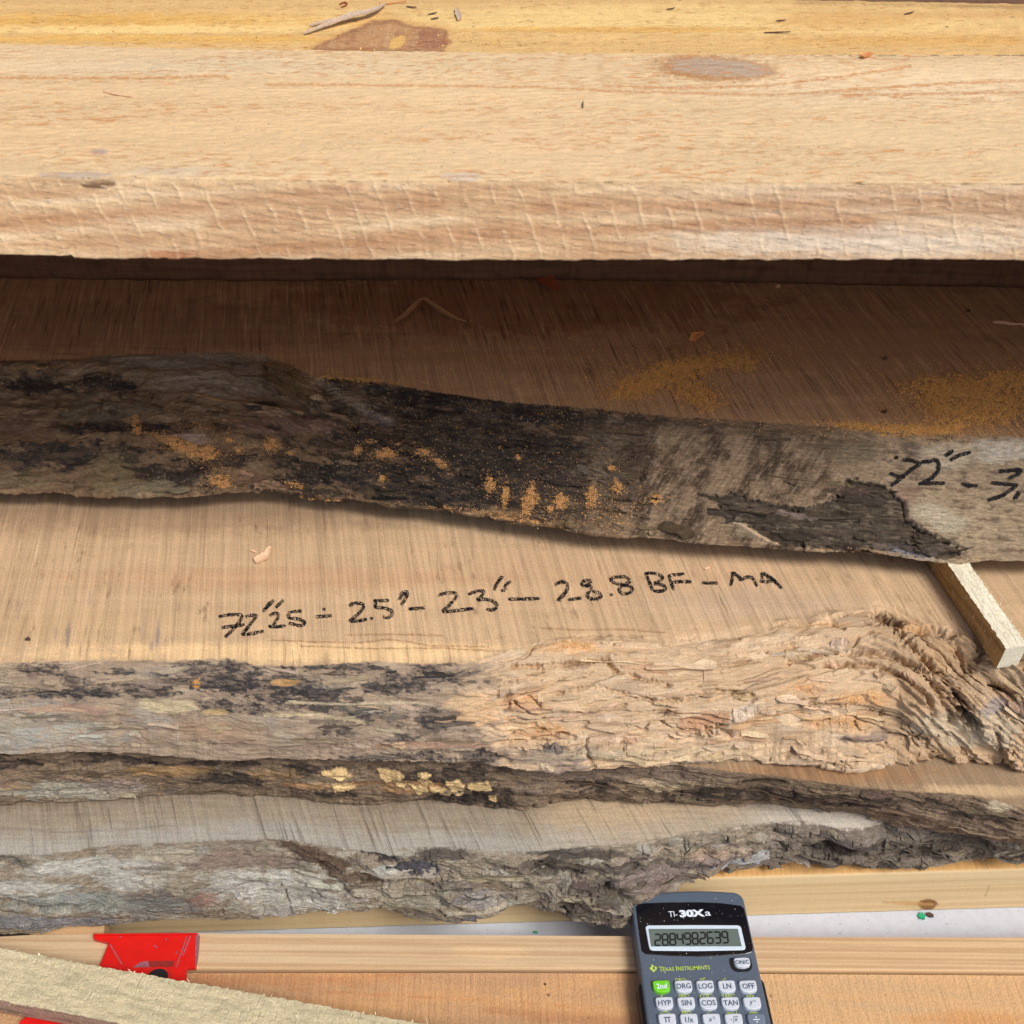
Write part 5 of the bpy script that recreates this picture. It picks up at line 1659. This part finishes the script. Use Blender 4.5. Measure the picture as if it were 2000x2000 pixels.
# rows below the edge of the photograph
dy = pos[2][0][1] - pos[1][0][1]
for r, legs in enumerate((('Σ+', 'EE', '(', ')', '×'), ('STO', '7', '8', '9', '−'), ('RCL', '4', '5', '6', '+'), ('←', '1', '2', '3', '='), ('EXC', '0', '.', '+/-', '='))):
    for j, lg_ in enumerate(legs):
        x = pos[2][j][0]; y = pos[2][j][1] + dy * (r + 1)
        if y > -0.144:
            key((x, y), None, lg_, M_KEYGREY if j == 4 else M_KEY, M_WHITEINK if j == 4 else M_INK)
for px, py, t in ((740, 1102, 'DRG▸'), (980, 1100, '10ˣ'), (1220, 1100, 'eˣ'), (530, 1287, 'K'), (770, 1283, 'SIN⁻¹'), (1018, 1283, 'COS⁻¹'), (1262, 1283, 'TAN⁻¹'), (1505, 1283, 'x√y'),
                  (560, 1472, 'x⇄y'), (800, 1472, 'FRQ'), (1047, 1472, 'x̄'), (1300, 1472, 'σxn-1'), (1545, 1472, 'σxn')):
    x, y = cl(px, py)
    ctext('shift_legend', t, x, y, 0.0002, 0.0031, M_GREENINK, weight=0.00004)

# ================================================================== HANDWRITING (black marker)
def ink_material():
    m = bpy.data.materials.new('black_marker_ink')
    m.use_nodes = True
    nt = m.node_tree; N = nt.nodes; L = nt.links
    b = N['Principled BSDF']
    b.inputs['Base Color'].default_value = (*S(22, 21, 26), 1)
    b.inputs['Roughness'].default_value = 0.75
    b.inputs['Specular IOR Level'].default_value = 0.2
    tc = N.new('ShaderNodeTexCoord')
    mp = N.new('ShaderNodeMapping'); mp.inputs['Scale'].default_value = (900, 500, 700); mp.inputs['Rotation'].default_value = (0, 0, -0.2)
    L.new(tc.outputs['Object'], mp.inputs['Vector'])
    nz = N.new('ShaderNodeTexNoise'); nz.inputs['Scale'].default_value = 1.0; nz.inputs['Detail'].default_value = 3
    L.new(mp.outputs[0], nz.inputs['Vector'])
    mr = N.new('ShaderNodeMapRange'); mr.inputs[1].default_value = 0.32; mr.inputs[2].default_value = 0.56; mr.inputs[3].default_value = 0.4; mr.inputs[4].default_value = 1.0
    L.new(nz.outputs[0], mr.inputs[0]); L.new(mr.outputs[0], b.inputs['Alpha'])
    return m


M_MARKER = ink_material()


def handwriting(sl, strokes, wpx, name, lift=0.00018):
    v, f = [], []
    rr = np.random.RandomState(3)
    camp = np.array([0, 0, CAMZ])
    r = slice(max(0, sl.rt - 230), sl.rb + 1)
    UU, VV, PP = sl.U[r], sl.V[r], sl.P[r]
    for stp in strokes:
        st = np.array(stp, float)
        u0, u1 = st[:, 0].min() - 15, st[:, 0].max() + 15; v0, v1 = st[:, 1].min() - 15, st[:, 1].max() + 15
        m = (UU > u0) & (UU < u1) & (VV > v0) & (VV < v1)
        uu, vv, pp = UU[m], VV[m], PP[m]
        if len(st) == 1:
            st = np.array([st[0] - [3.2, 0.4], st[0] + [3.2, -0.4]])
        # smooth (Chaikin) and resample
        for _ in range(2):
            if len(st) > 2:
                q = np.empty((2 * len(st), 2)); q[0] = st[0]; q[-1] = st[-1]
                q[1:-1:2] = 0.78 * st[:-1] + 0.22 * st[1:]; q[2:-1:2] = 0.22 * st[:-1] + 0.78 * st[1:]
                st = q
        seg = np.hypot(*np.diff(st, axis=0).T); s = np.concatenate([[0], np.cumsum(seg)])
        n = max(int(s[-1] / 1.1), 3)
        t = np.linspace(0, s[-1], n)
        c = np.stack([np.interp(t, s, st[:, 0]), np.interp(t, s, st[:, 1])], 1)
        tg = np.gradient(c, axis=0); tg /= np.linalg.norm(tg, axis=1, keepdims=True) + 1e-9
        nrm = np.stack([-tg[:, 1], tg[:, 0]], 1)
        wv = wpx * 0.5 * (1 + 0.16 * fbm(t / 9, t * 0, rr.randint(50), 2)) * (0.75 + 0.25 * sst(0, 5, t)) * (0.8 + 0.2 * sst(0, 7, s[-1] - t))
        base = len(v)
        for k in range(n):
            for off in (-1.0, 0.0, 1.0):
                pu, pv = c[k] + nrm[k] * wv[k] * off * (1 + 0.10 * rr.randn() * abs(off))
                i = np.argmin((uu - pu) ** 2 + (vv - pv) ** 2)
                # ray through the pixel, at the depth of the nearest bit of surface
                P0 = pp[i]
                dep = P0[1] * cp - (P0[2] - CAMZ) * sp
                a, b_ = (pu - 1000) / F, (pv - 1000) / F
                d = np.array([a, cp - b_ * sp, -sp - b_ * cp])
                q = camp + d * (dep - lift)
                v.append(q)
        for k in range(n - 1):
            for j in range(2):
                a = base + k * 3 + j
                f.append([a, a + 3, a + 4, a + 1])
    me = mesh_np(name, v, f, smooth=True)
    o = link(name, me, M_MARKER, sl.root)
    return o


w1 = lambda p: zc(p, 400, 1080, 3.22)
w2 = lambda p: zc(p, 1000, 1080, 3.22)
TXT_B = [w1(p) for p in (
    [(85, 400), (165, 386), (245, 390), (212, 440), (170, 490), (125, 530)], [(105, 470), (170, 462), (250, 450)],
    [(255, 400), (335, 385), (300, 430), (262, 480), (230, 515), (300, 508), (370, 490)],
    [(435, 295), (400, 332), (362, 372)], [(412, 305), (385, 345)], [(495, 295), (470, 320), (445, 345)],
    [(405, 395), (440, 378), (468, 385), (455, 420), (425, 455)], [(402, 462), (450, 464), (510, 458)], [(408, 462)],
    [(610, 365), (528, 370), (525, 412), (580, 412), (630, 430), (622, 458), (580, 456), (528, 440)],
    [(695, 402), (800, 393)], [(750, 355)],
    [(905, 335), (940, 313), (995, 318), (1000, 345), (955, 395), (905, 430), (970, 428), (1020, 415)], [(1050, 412)],
    [(1060, 302), (1160, 298)], [(1078, 305), (1070, 345), (1120, 343), (1175, 360), (1180, 390), (1150, 410), (1120, 400)],
    [(1220, 297), (1245, 242), (1277, 245), (1270, 280), (1235, 328)], [(1228, 290), (1262, 250)], [(1280, 352), (1385, 345)],
    [(1465, 268), (1520, 250), (1580, 250), (1580, 285), (1530, 335), (1487, 374), (1580, 362), (1690, 350)],
    [(1655, 262), (1710, 238), (1762, 240), (1742, 272), (1708, 298), (1770, 288), (1830, 310), (1840, 345), (1800, 362), (1768, 350)],
    [(1875, 145), (1835, 190), (1820, 235)], [(1862, 158), (1828, 205)], [(1926, 180), (1888, 200), (1892, 232), (1862, 240)])]
TXT_B += [w2(p) for p in (
    [(-25, 290), (80, 290), (175, 286)], [(270, 200), (310, 178), (350, 188), (350, 230), (318, 270), (285, 297), (312, 296)], [(350, 296), (440, 282)],
    [(444, 182), (438, 200), (452, 214)], [(440, 180), (490, 168), (492, 195), (445, 213), (500, 205), (495, 240), (545, 247), (566, 270), (540, 290), (490, 290), (466, 262), (492, 240)], [(625, 262)],
    [(700, 200), (640, 190), (612, 163), (660, 148), (720, 150), (747, 180), (700, 202), (668, 228), (690, 258), (740, 255), (762, 225), (735, 205), (692, 200)],
    [(838, 122), (862, 180), (885, 237)], [(840, 128), (900, 126), (952, 150), (930, 180), (880, 192), (948, 198), (972, 225), (940, 243), (888, 238)],
    [(985, 138), (1000, 190), (1020, 235)], [(985, 142), (1085, 131)], [(1005, 187), (1060, 178), (1130, 182)], [(1195, 188), (1295, 190)],
    [(1385, 118), (1386, 160), (1374, 207)], [(1385, 120), (1440, 160), (1430, 175)], [(1440, 172), (1480, 148), (1515, 155), (1542, 212)],
    [(1565, 188), (1575, 150), (1566, 120), (1640, 160), (1698, 225)], [(1575, 182), (1640, 178)], [(1600, 150), (1640, 165), (1670, 200)])]
handwriting(SB, TXT_B, 6.9, 'handwriting')
w3 = lambda p: zc(p, 1700, 840, 6.44)
TXT_A = [w3(p) for p in (
    [(300, 345), (350, 345)], [(405, 372), (520, 380), (640, 425), (560, 465), (470, 530), (390, 600), (260, 705)], [(245, 535), (330, 580), (440, 590)],
    [(640, 400), (700, 395), (760, 395), (820, 365), (870, 430), (850, 520), (780, 600), (640, 675)], [(610, 675), (760, 668), (940, 668)],
    [(1045, 255), (940, 325)], [(1265, 278), (1120, 315), (1000, 380)], [(1150, 668), (1220, 700), (1350, 698)],
    [(1610, 518), (1760, 512), (1910, 495), (1860, 555), (1730, 610)], [(1520, 660), (1700, 680), (1860, 690)], [(1840, 700), (1740, 770), (1640, 835), (1480, 880)], [(1880, 770), (1800, 870)], [(1870, 790), (1830, 860)])]
handwriting(SA, TXT_A, 7.8, 'handwriting', 0.0006)

# ================================================================== SAWDUST (loose, uncountable)
M_DUST = wood('sawdust', [dict(fx=1, fy=1, det=0, lo=0.97, hi=1.03)], rough=0.95)


def dust(name, label, pts, nrm, cols, size=(0.0003, 0.0011), seed=0, lift=0.0004, flat=0.5):
    rr = np.random.RandomState(seed)
    n = len(pts)
    if n == 0:
        return
    L = size[0] + (size[1] - size[0]) * rr.rand(n) ** 2.2
    W = L * (0.3 + 0.6 * rr.rand(n))
    a = rr.rand(n) * 2 * np.pi
    d = np.stack([np.cos(a), np.sin(a), rr.randn(n) * flat], 1); d /= np.linalg.norm(d, axis=1, keepdims=True)
    e = np.stack([-np.sin(a), np.cos(a), rr.randn(n) * flat], 1); e /= np.linalg.norm(e, axis=1, keepdims=True)
    c = pts + nrm * (lift * (0.5 + rr.rand(n)))[:, None]
    up = np.cross(d, e); up /= np.linalg.norm(up, axis=1, keepdims=True)
    hl = d * L[:, None] / 2; hw = e * W[:, None] / 2; th = up * (W * 0.25)[:, None]
    v = np.stack([c - hl * 0.9 - hw, c + hl - hw * 0.7, c + hl * 0.8 + hw, c - hl + hw * 0.6, c + th + hl * 0.1], 1).reshape(-1, 3)
    b = np.arange(n)[:, None] * 5
    tri = np.concatenate([b + np.array([[0, 1, 4]]), b + np.array([[1, 2, 4]]), b + np.array([[2, 3, 4]]), b + np.array([[3, 0, 4]])], 0)
    me = bpy.data.meshes.new(name)
    me.vertices.add(len(v)); me.vertices.foreach_set('co', v.astype(np.float32).ravel())
    me.loops.add(tri.size); me.loops.foreach_set('vertex_index', tri.astype(np.int32).ravel())
    me.polygons.add(len(tri)); me.polygons.foreach_set('loop_start', (np.arange(len(tri)) * 3).astype(np.int32)); me.polygons.foreach_set('loop_total', np.full(len(tri), 3, np.int32))
    ci = np.repeat(cols, 5, 0)
    at = me.color_attributes.new('Col', 'FLOAT_COLOR', 'POINT')
    c4 = np.ones((len(v), 4), np.float32); c4[:, :3] = ci
    at.data.foreach_set('color', c4.ravel())
    st_ = me.attributes.new('st', 'FLOAT_VECTOR', 'POINT'); st_.data.foreach_set('vector', v.astype(np.float32).ravel())
    me.update(calc_edges=True)
    o = link(name, me, M_DUST)
    tag(o, label, 'sawdust', None, 'stuff')
    return o


def dust_on(sl, blobs, per, name, label, colour, seed, rows=None, **kw):
    """blobs: (u, v, ru, rv, angle, density)"""
    rr = np.random.RandomState(seed)
    r = slice(max(0, sl.rt - 232), sl.rb + 1) if rows is None else rows
    U, V, P, N = sl.U[r], sl.V[r], sl.P[r], sl.N[r]
    pts, nr = [], []
    nz = fbm(U / 14, V / 9, seed + 3, 4, 0.65)
    lowr = fbm(U / 50, V / 24, seed + 4, 3)
    # area weight: rows and columns are roughly even over the fine part
    for (u, v, ru, rv, ang, den) in blobs:
        a = math.radians(ang)
        du, dv_ = U - u, V - v
        p = (du * math.cos(a) + dv_ * math.sin(a)) / ru; q = (-du * math.sin(a) + dv_ * math.cos(a)) / rv
        w = np.clip(1.15 - (p * p + q * q) + 1.3 * nz + 0.5 * lowr, 0, 1.2) * (p * p + q * q < 3.0)
        w = (w * np.clip(w * 1.4, 0, 1)).ravel()
        if w.sum() <= 0:
            continue
        k = int(den * per)
        idx = rr.choice(len(w), size=k, p=w / w.sum())
        stray = rr.rand(k) < 0.22          # thin scatter round every drift
        ws = (np.exp(-(p * p + q * q) / 2.2) * (p * p + q * q < 9)).ravel()
        idx[stray] = rr.choice(len(ws), size=int(stray.sum()), p=ws / ws.sum())
        pts.append(P.reshape(-1, 3)[idx] + rr.randn(k, 3) * np.array([0.0004, 0.0004, 0.0001]))
        nr.append(N.reshape(-1, 3)[idx])
    pts = np.concatenate(pts); nr = np.concatenate(nr)
    cols = np.asarray(colour) * (0.75 + 0.5 * rr.rand(len(pts), 1)) * (1 + 0.12 * rr.randn(len(pts), 3) * np.array([0.4, 0.6, 1.0]))
    return dust(name, label, pts, nr, np.clip(cols, 0.01, 0.95), seed=seed, **kw)


OR = S(244, 190, 116)
dust_on(SA, [(1390, 705, 110, 16, -8, 1.5), (1300, 735, 110, 22, -14, 2.0), (1240, 760, 60, 20, -10, 0.9), (1360, 770, 60, 30, 20, 0.9), (1450, 712, 40, 14, 0, 0.3),
             (1880, 760, 130, 26, 0, 2.6), (1930, 800, 110, 34, -10, 3.0), (1840, 790, 60, 40, 20, 1.0), (1800, 840, 90, 12, 0, 1.0), (1960, 740, 60, 16, 0, 0.7), (1700, 835, 80, 8, 4, 0.4),
             (1100, 720, 500, 90, 0, 0.5), (700, 742, 90, 5, 4, 0.15)], 8500,
        'sawdust', 'orange sawdust drifts scattered over the dark slab top near the right edge', OR, 301, size=(0.0002, 0.0011), lift=0.0005, flat=0.8)
dust_on(SA, [(325, 858, 34, 10, 18, .8), (370, 880, 40, 13, 20, 1.4), (410, 886, 20, 14, 0, .9), (265, 822, 10, 12, 0, .2), (268, 840, 9, 10, 0, .2), (445, 860, 14, 5, 10, .15), (470, 880, 12, 10, 30, .15), (530, 870, 18, 12, 10, .45), (570, 886, 8, 7, 0, .12),
             (435, 940, 26, 14, 0, .7), (570, 947, 20, 6, 10, .2), (700, 882, 10, 10, 0, .2), (755, 886, 24, 11, -10, .6), (725, 862, 12, 5, 0, .15), (780, 865, 10, 6, 0, .12), (825, 885, 16, 8, 0, .3), (860, 906, 16, 8, 30, .25), (748, 935, 7, 7, 0, .1),
             (958, 947, 12, 16, 0, .5), (988, 970, 8, 22, 5, .4), (1035, 975, 14, 34, 15, 1.1), (1095, 980, 14, 16, 0, .5), (1075, 995, 6, 8, 0, .12), (1155, 970, 10, 26, 8, .5), (1205, 950, 10, 16, 0, .3), (1195, 915, 8, 8, 0, .15), (1012, 893, 6, 5, 0, .1),
             (1280, 975, 14, 8, 0, .2), (940, 1000, 120, 7, 6, .35), (1030, 1018, 60, 5, 6, .25), (380, 830, 90, 10, 10, .2), (900, 880, 400, 90, 8, .8), (1200, 1000, 60, 50, 0, .35), (80, 718, 70, 4, 0, .12), (640, 975, 60, 3, 8, .12)], 2900,
        'sawdust', 'orange sawdust clumps caught on the blackish bark edge of the uppermost slab', S(228, 178, 118), 311, size=(0.0002, 0.0010), lift=0.0011)
dust_on(SB, [(1120, 1258, 34, 9, 0, .5), (1060, 1425, 60, 22, 0, .5), (1680, 1365, 60, 14, 8, .8), (1640, 1412, 70, 12, 0, .5), (1480, 1400, 70, 12, 0, .3), (1010, 1370, 50, 20, 0, .3), (1400, 1330, 420, 110, 0, 1.0), (1570, 1345, 40, 10, 0, .3), (384, 1334, 5, 8, 0, .08)], 900,
        'sawdust', 'light orange sawdust sprinkled over the crumbling tan bark edge with the handwriting', S(236, 184, 122), 321, size=(0.0003, 0.0009))
dust_on(SB, [(700, 1120, 900, 140, 0, 1.0)], 600, 'sawdust', 'fine pale sawdust specks sprinkled around the handwritten line', S(232, 196, 150), 331, size=(0.0003, 0.0008))
dust_on(PB, [(1000, 200, 1100, 130, 0, 1.0)], 900, 'sawdust', 'fine wood crumbs sprinkled on the top of the pale beam', S(236, 190, 130), 341, size=(0.0003, 0.0012), rows=slice(8, PB.rt + 1))
dust_on(YB, [(1000, 50, 1100, 45, 0, 1.0)], 900, 'sawdust', 'fine straw coloured crumbs sprinkled on the golden yellow board', S(228, 190, 116), 351, size=(0.0004, 0.0016), rows=slice(4, YB.rt + 1))
# specks lying on the calculator
rr = np.random.RandomState(9)
sp_ = []
for _ in range(230):
    x = rr.uniform(-0.037, 0.037); y = -0.004 - 0.09 * rr.rand()
    sp_.append(tuple(CM @ Vector((x, y, 0.0007))))
sp_ = np.array(sp_)
dust('sawdust', 'pale sawdust specks sprinkled over the calculator', sp_, np.tile([0, 0, 1.0], (len(sp_), 1)), np.tile(S(226, 220, 210), (len(sp_), 1)) * (0.7 + 0.4 * rr.rand(len(sp_), 1)), size=(0.0002, 0.0007), seed=5, lift=0.0002, flat=0.2)

# ================================================================== CHIPS, SPLINTERS, FLAKES (each one a thing)
def chipmat(name, c, v=0.2):
    return plain(name, c, rough=0.85, spec=0.2, vary=v, scale=700, bump=0.0002)


M_CHIP_PINK = chipmat('pink_chip', S(236, 196, 160))
M_CHIP_BROWN = chipmat('brown_chip', S(150, 84, 54))
M_CHIP_ORANGE = chipmat('orange_chip', S(206, 140, 86))
M_CHIP_DARK = chipmat('dark_chip', S(92, 72, 62))
M_TWIG = chipmat('twig_wood', S(170, 130, 94), 0.3)
M_CURL = chipmat('grey_bark_curl', S(196, 172, 148), 0.25)
M_GREEN = plain('green_flake', S(30, 168, 122), rough=0.5, vary=0.1)


def strip(name, px, z, widths, th, mat, label, cat, lifts=None, group=None):
    """a curled strip of wood: centre line through pixels on plane z, real thickness, edges bent up"""
    n0 = len(px)
    c = [pt(u, v, z) for u, v in px]
    t0 = np.linspace(0, 1, n0); t = np.linspace(0, 1, max(3 * n0, 10))
    C = np.stack([np.interp(t, t0, [p[k] for p in c]) for k in range(3)], 1)
    Wd = np.interp(t, t0, widths); Lf = np.interp(t, t0, lifts or [0] * n0)
    C[:, 2] += Lf
    v, f = [], []
    tg = np.gradient(C, axis=0); tg /= np.linalg.norm(tg, axis=1, keepdims=True)
    for i in range(len(t)):
        s = np.cross(tg[i], [0, 0, 1]); s /= np.linalg.norm(s)
        jit = 1 + 0.25 * pn(i * 0.9, 3.3, len(label))
        for k, (a, h) in enumerate(((-0.5, 0.25), (-0.2, 0.02), (0.2, -0.02), (0.5, 0.2))):
            v.append(C[i] + s * a * Wd[i] * jit + np.array([0, 0, h * Wd[i] * 0.5 + th]))
        for a in (0.5, 0.2, -0.2, -0.5):
            h = {0.5: 0.2, 0.2: -0.02, -0.2: 0.02, -0.5: 0.25}[a]
            v.append(C[i] + s * a * Wd[i] * jit + np.array([0, 0, h * Wd[i] * 0.5]))
    for i in range(len(t) - 1):
        for k in range(8):
            f.append([i * 8 + k, i * 8 + (k + 1) % 8, (i + 1) * 8 + (k + 1) % 8, (i + 1) * 8 + k])
    e = (len(t) - 1) * 8
    me = bpy.data.meshes.new(name)
    me.from_pydata([tuple(p) for p in v], [], f + [list(range(8))[::-1], list(range(e, e + 8))])
    me.update()
    for p in me.polygons:
        p.use_smooth = False
    o = link(name, me, mat)
    tag(o, label, cat, group)
    return o


zA, zB, zY = ZA[0] + 0.0004, ZB[0] + 0.0004, ZE - 0.0055
GC = 'wood chips lying on the boards'
# grey bark curl and its thin companions on the yellow board
strip('bark_curl', zc([(165, 328), (300, 288), (480, 235), (640, 195), (780, 165), (860, 115), (930, 55)], 560, 0, 4.83), zY, [0.0012, 0.0034, 0.0050, 0.0085, 0.0058, 0.0040, 0.0012], 0.0007, M_CURL,
      'pale grey curled strip of bark above the brown knot at the top', 'bark strip', [0.0005, 0.0012, 0.002, 0.003, 0.003, 0.002, 0.001], GC)
strip('bark_strip', zc([(215, 255), (330, 235), (480, 205), (560, 180)], 560, 0, 4.83), zY, [0.0016, 0.0038, 0.0026, 0.0012], 0.0006, M_CURL, 'short grey bark sliver lying just behind the curled bark strip', 'bark strip', [0.0006, 0.001, 0.0015, 0.001], GC)
strip('bark_strip', zc([(500, 45), (540, 25), (570, 35), (555, 60), (515, 68)], 560, 0, 4.83), zY, [0.0008, 0.0012, 0.0012, 0.0012, 0.0008], 0.0005, M_CHIP_BROWN, 'tiny looped brown shaving at the top behind the bark curl', 'shaving', None, GC)
strip('bark_strip', zc([(870, 45), (960, 40), (1130, 12)], 560, 0, 4.83), zY, [0.0008, 0.0010, 0.0005], 0.0005, M_CHIP_ORANGE, 'thin orange splinter at the far end of the curled bark strip', 'splinter', None, GC)
strip('wood_chip', zc([(1600, 90), (1620, 150), (1630, 195)], 560, 0, 4.83), zY, [0.0025, 0.004, 0.003], 0.0008, M_CURL, 'small grey chip on the yellow board right of the brown knot', 'wood chip', None, GC)
for (pp, lb) in (([(1130, 65), (1180, 72), (1225, 72)], 'short black splinter above the brown knot'), ([(1335, 140), (1380, 132), (1415, 122)], 'upper black splinter of the pair right of the brown knot'), ([(1360, 185), (1395, 178), (1430, 170)], 'lower black splinter of the pair right of the brown knot')):
    strip('splinter', zc(pp, 560, 0, 4.83), zY, [0.0006, 0.0013, 0.0006], 0.0005, M_CHIP_DARK, lb, 'splinter', None, GC)
for (u, v, dx, dy_, lb) in ((1310, 18, 8, 2, 'black crumb near the top middle of the yellow board'), (1525, 41, 9, 1, 'black crumb on the brown streak of the yellow board'), (1518, 64, 26, 1, 'long black splinter below the crumbs on the yellow board'), (1775, 27, 9, 3, 'black crumb at the upper right of the yellow board')):
    strip('splinter', [(u - dx, v + dy_ * .5), (u, v), (u + dx, v - dy_)], zY, [0.0004, 0.0012, 0.0004], 0.0005, M_CHIP_DARK, lb, 'splinter', None, GC)
strip('wood_chip', [(1683, 113), (1692, 110), (1700, 106)], ZE + 0.0005, [0.003, 0.004, 0.003], 0.001, M_CHIP_ORANGE, 'small orange chip on the back edge of the pale beam at right', 'wood chip', None, GC)
strip('splinter', [(202, 180), (230, 186), (258, 190)], ZE + 0.0004, [0.0005, 0.0009, 0.0005], 0.0005, M_CHIP_PINK, 'thin cream splinter lying on the left of the pale beam', 'splinter', None, GC)
strip('splinter', [(1139, 199), (1138, 205), (1139, 211)], ZE + 0.0004, [0.0004, 0.0007, 0.0004], 0.0005, M_CHIP_DARK, 'tiny upright dark splinter in the middle of the pale beam', 'splinter', None, GC)
# V-shaped splinter in the shade
strip('broken_twig', zc([(1492, 290), (1530, 272), (1560, 250), (1590, 235), (1605, 238), (1660, 262), (1710, 280), (1758, 288)], 0, 480, 1.932), zA, [0.0020, 0.0044, 0.0040, 0.0020, 0.0026, 0.0036, 0.0034, 0.0010], 0.0009, M_TWIG,
      'V-shaped broken splinter of bark in the shade on the dark slab', 'splinter', [0.0005, 0.002, 0.004, 0.008, 0.009, 0.005, 0.002, 0.0005], GC)
strip('wood_chip', zc([(95, 118), (120, 135), (150, 155), (172, 172)], 1000, 480, 1.932), zA, [0.006, 0.014, 0.013, 0.004], 0.0012, M_CHIP_BROWN, 'flat reddish brown chip in deep shade on the dark slab', 'wood chip', [0.001, 0.002, 0.001, 0], GC)
strip('wood_chip', zc([(678, 362), (690, 350), (705, 348), (722, 342)], 1000, 480, 1.932), zA, [0.005, 0.0065, 0.005, 0.0015], 0.0014, M_CHIP_ORANGE, 'curled orange chip in front of the shade on the dark slab', 'wood chip', [0, 0.002, 0.002, 0.003], GC)
strip('wood_chip', zc([(596, 390), (606, 402), (616, 415), (626, 426)], 1000, 480, 1.932), zA, [0.002, 0.004, 0.0045, 0.002], 0.001, M_TWIG, 'small grey sliver beside the curled orange chip', 'wood chip', [0.001, 0.0015, 0.001, 0], GC)
strip('splinter', zc([(1815, 290), (1850, 292), (1890, 298), (1932, 298)], 1000, 480, 1.932), zA, [0.002, 0.0035, 0.002, 0.001], 0.0008, M_CHIP_PINK, 'pale thin splinter at the right edge of the dark slab', 'splinter', None, GC)
for (u, v, lb) in ((1891, 608, 'black pebble of bark at the right of the dark slab'), (1729, 701, 'black crumb between the two sawdust drifts'), (1728, 805, 'black crumb near the front of the dark slab by the right sawdust drift'), (1520, 560, 'pale crumb under the shade of the pale beam')):
    strip('bark_crumb', [(u - 4, v + 2), (u, v - 1), (u + 3, v + 2)], zA, [0.0010, 0.0024, 0.0007], 0.0012, M_CHIP_PINK if 'pale' in lb else M_CHIP_DARK, lb, 'crumb', None, GC)
# pink chip on the handwritten slab
strip('wood_chip', zc([(962, 190), (985, 182), (1008, 172), (1018, 158), (1026, 152)], 0, 1000, 1.932), zB, [0.0052, 0.0072, 0.006, 0.003, 0.0015], 0.0009, M_CHIP_PINK, 'pale pink chip standing out on the tan slab above the handwriting', 'wood chip', [0.0005, 0.001, 0.002, 0.004, 0.005], GC)
strip('wood_chip', zc([(945, 146), (955, 148), (966, 153)], 0, 1000, 1.932), zB, [0.001, 0.002, 0.001], 0.0006, M_CHIP_PINK, 'tiny cream sliver just behind the pale pink chip', 'wood chip', None, GC)
strip('bark_crumb', zc([(95, 484), (106, 480), (114, 484)], 0, 1000, 1.932), zB, [0.001, 0.0025, 0.001], 0.001, M_CHIP_DARK, 'dark crumb at the far left of the tan slab', 'crumb', None, GC)
strip('splinter', zc([(728, 122), (738, 118), (748, 112)], 1000, 1050, 1.932), zB, [0.001, 0.002, 0.0008], 0.0006, M_CHIP_PINK, 'cream sliver above the end of the handwriting', 'splinter', None, GC)
# green paint flakes on the white floor
strip('paint_flake', zc([(1533, 552), (1545, 560), (1558, 566)], 1000, 1500, 1.932), -0.0117, [0.003, 0.0062, 0.0035], 0.0006, M_GREEN, 'green paint flake on the white floor strip at right', 'paint flake')
strip('wood_chip', zc([(1562, 552), (1575, 556), (1590, 560)], 1000, 1500, 1.932), -0.0117, [0.002, 0.004, 0.002], 0.0008, M_CHIP_DARK, 'brown chip touching the green flake on the white floor', 'wood chip', None, GC)
strip('paint_flake', [(1041, 1821), (1045, 1821), (1050, 1822)], -0.0117, [0.001, 0.0018, 0.001], 0.0005, M_GREEN, 'tiny green flake on the white floor left of the calculator', 'paint flake')
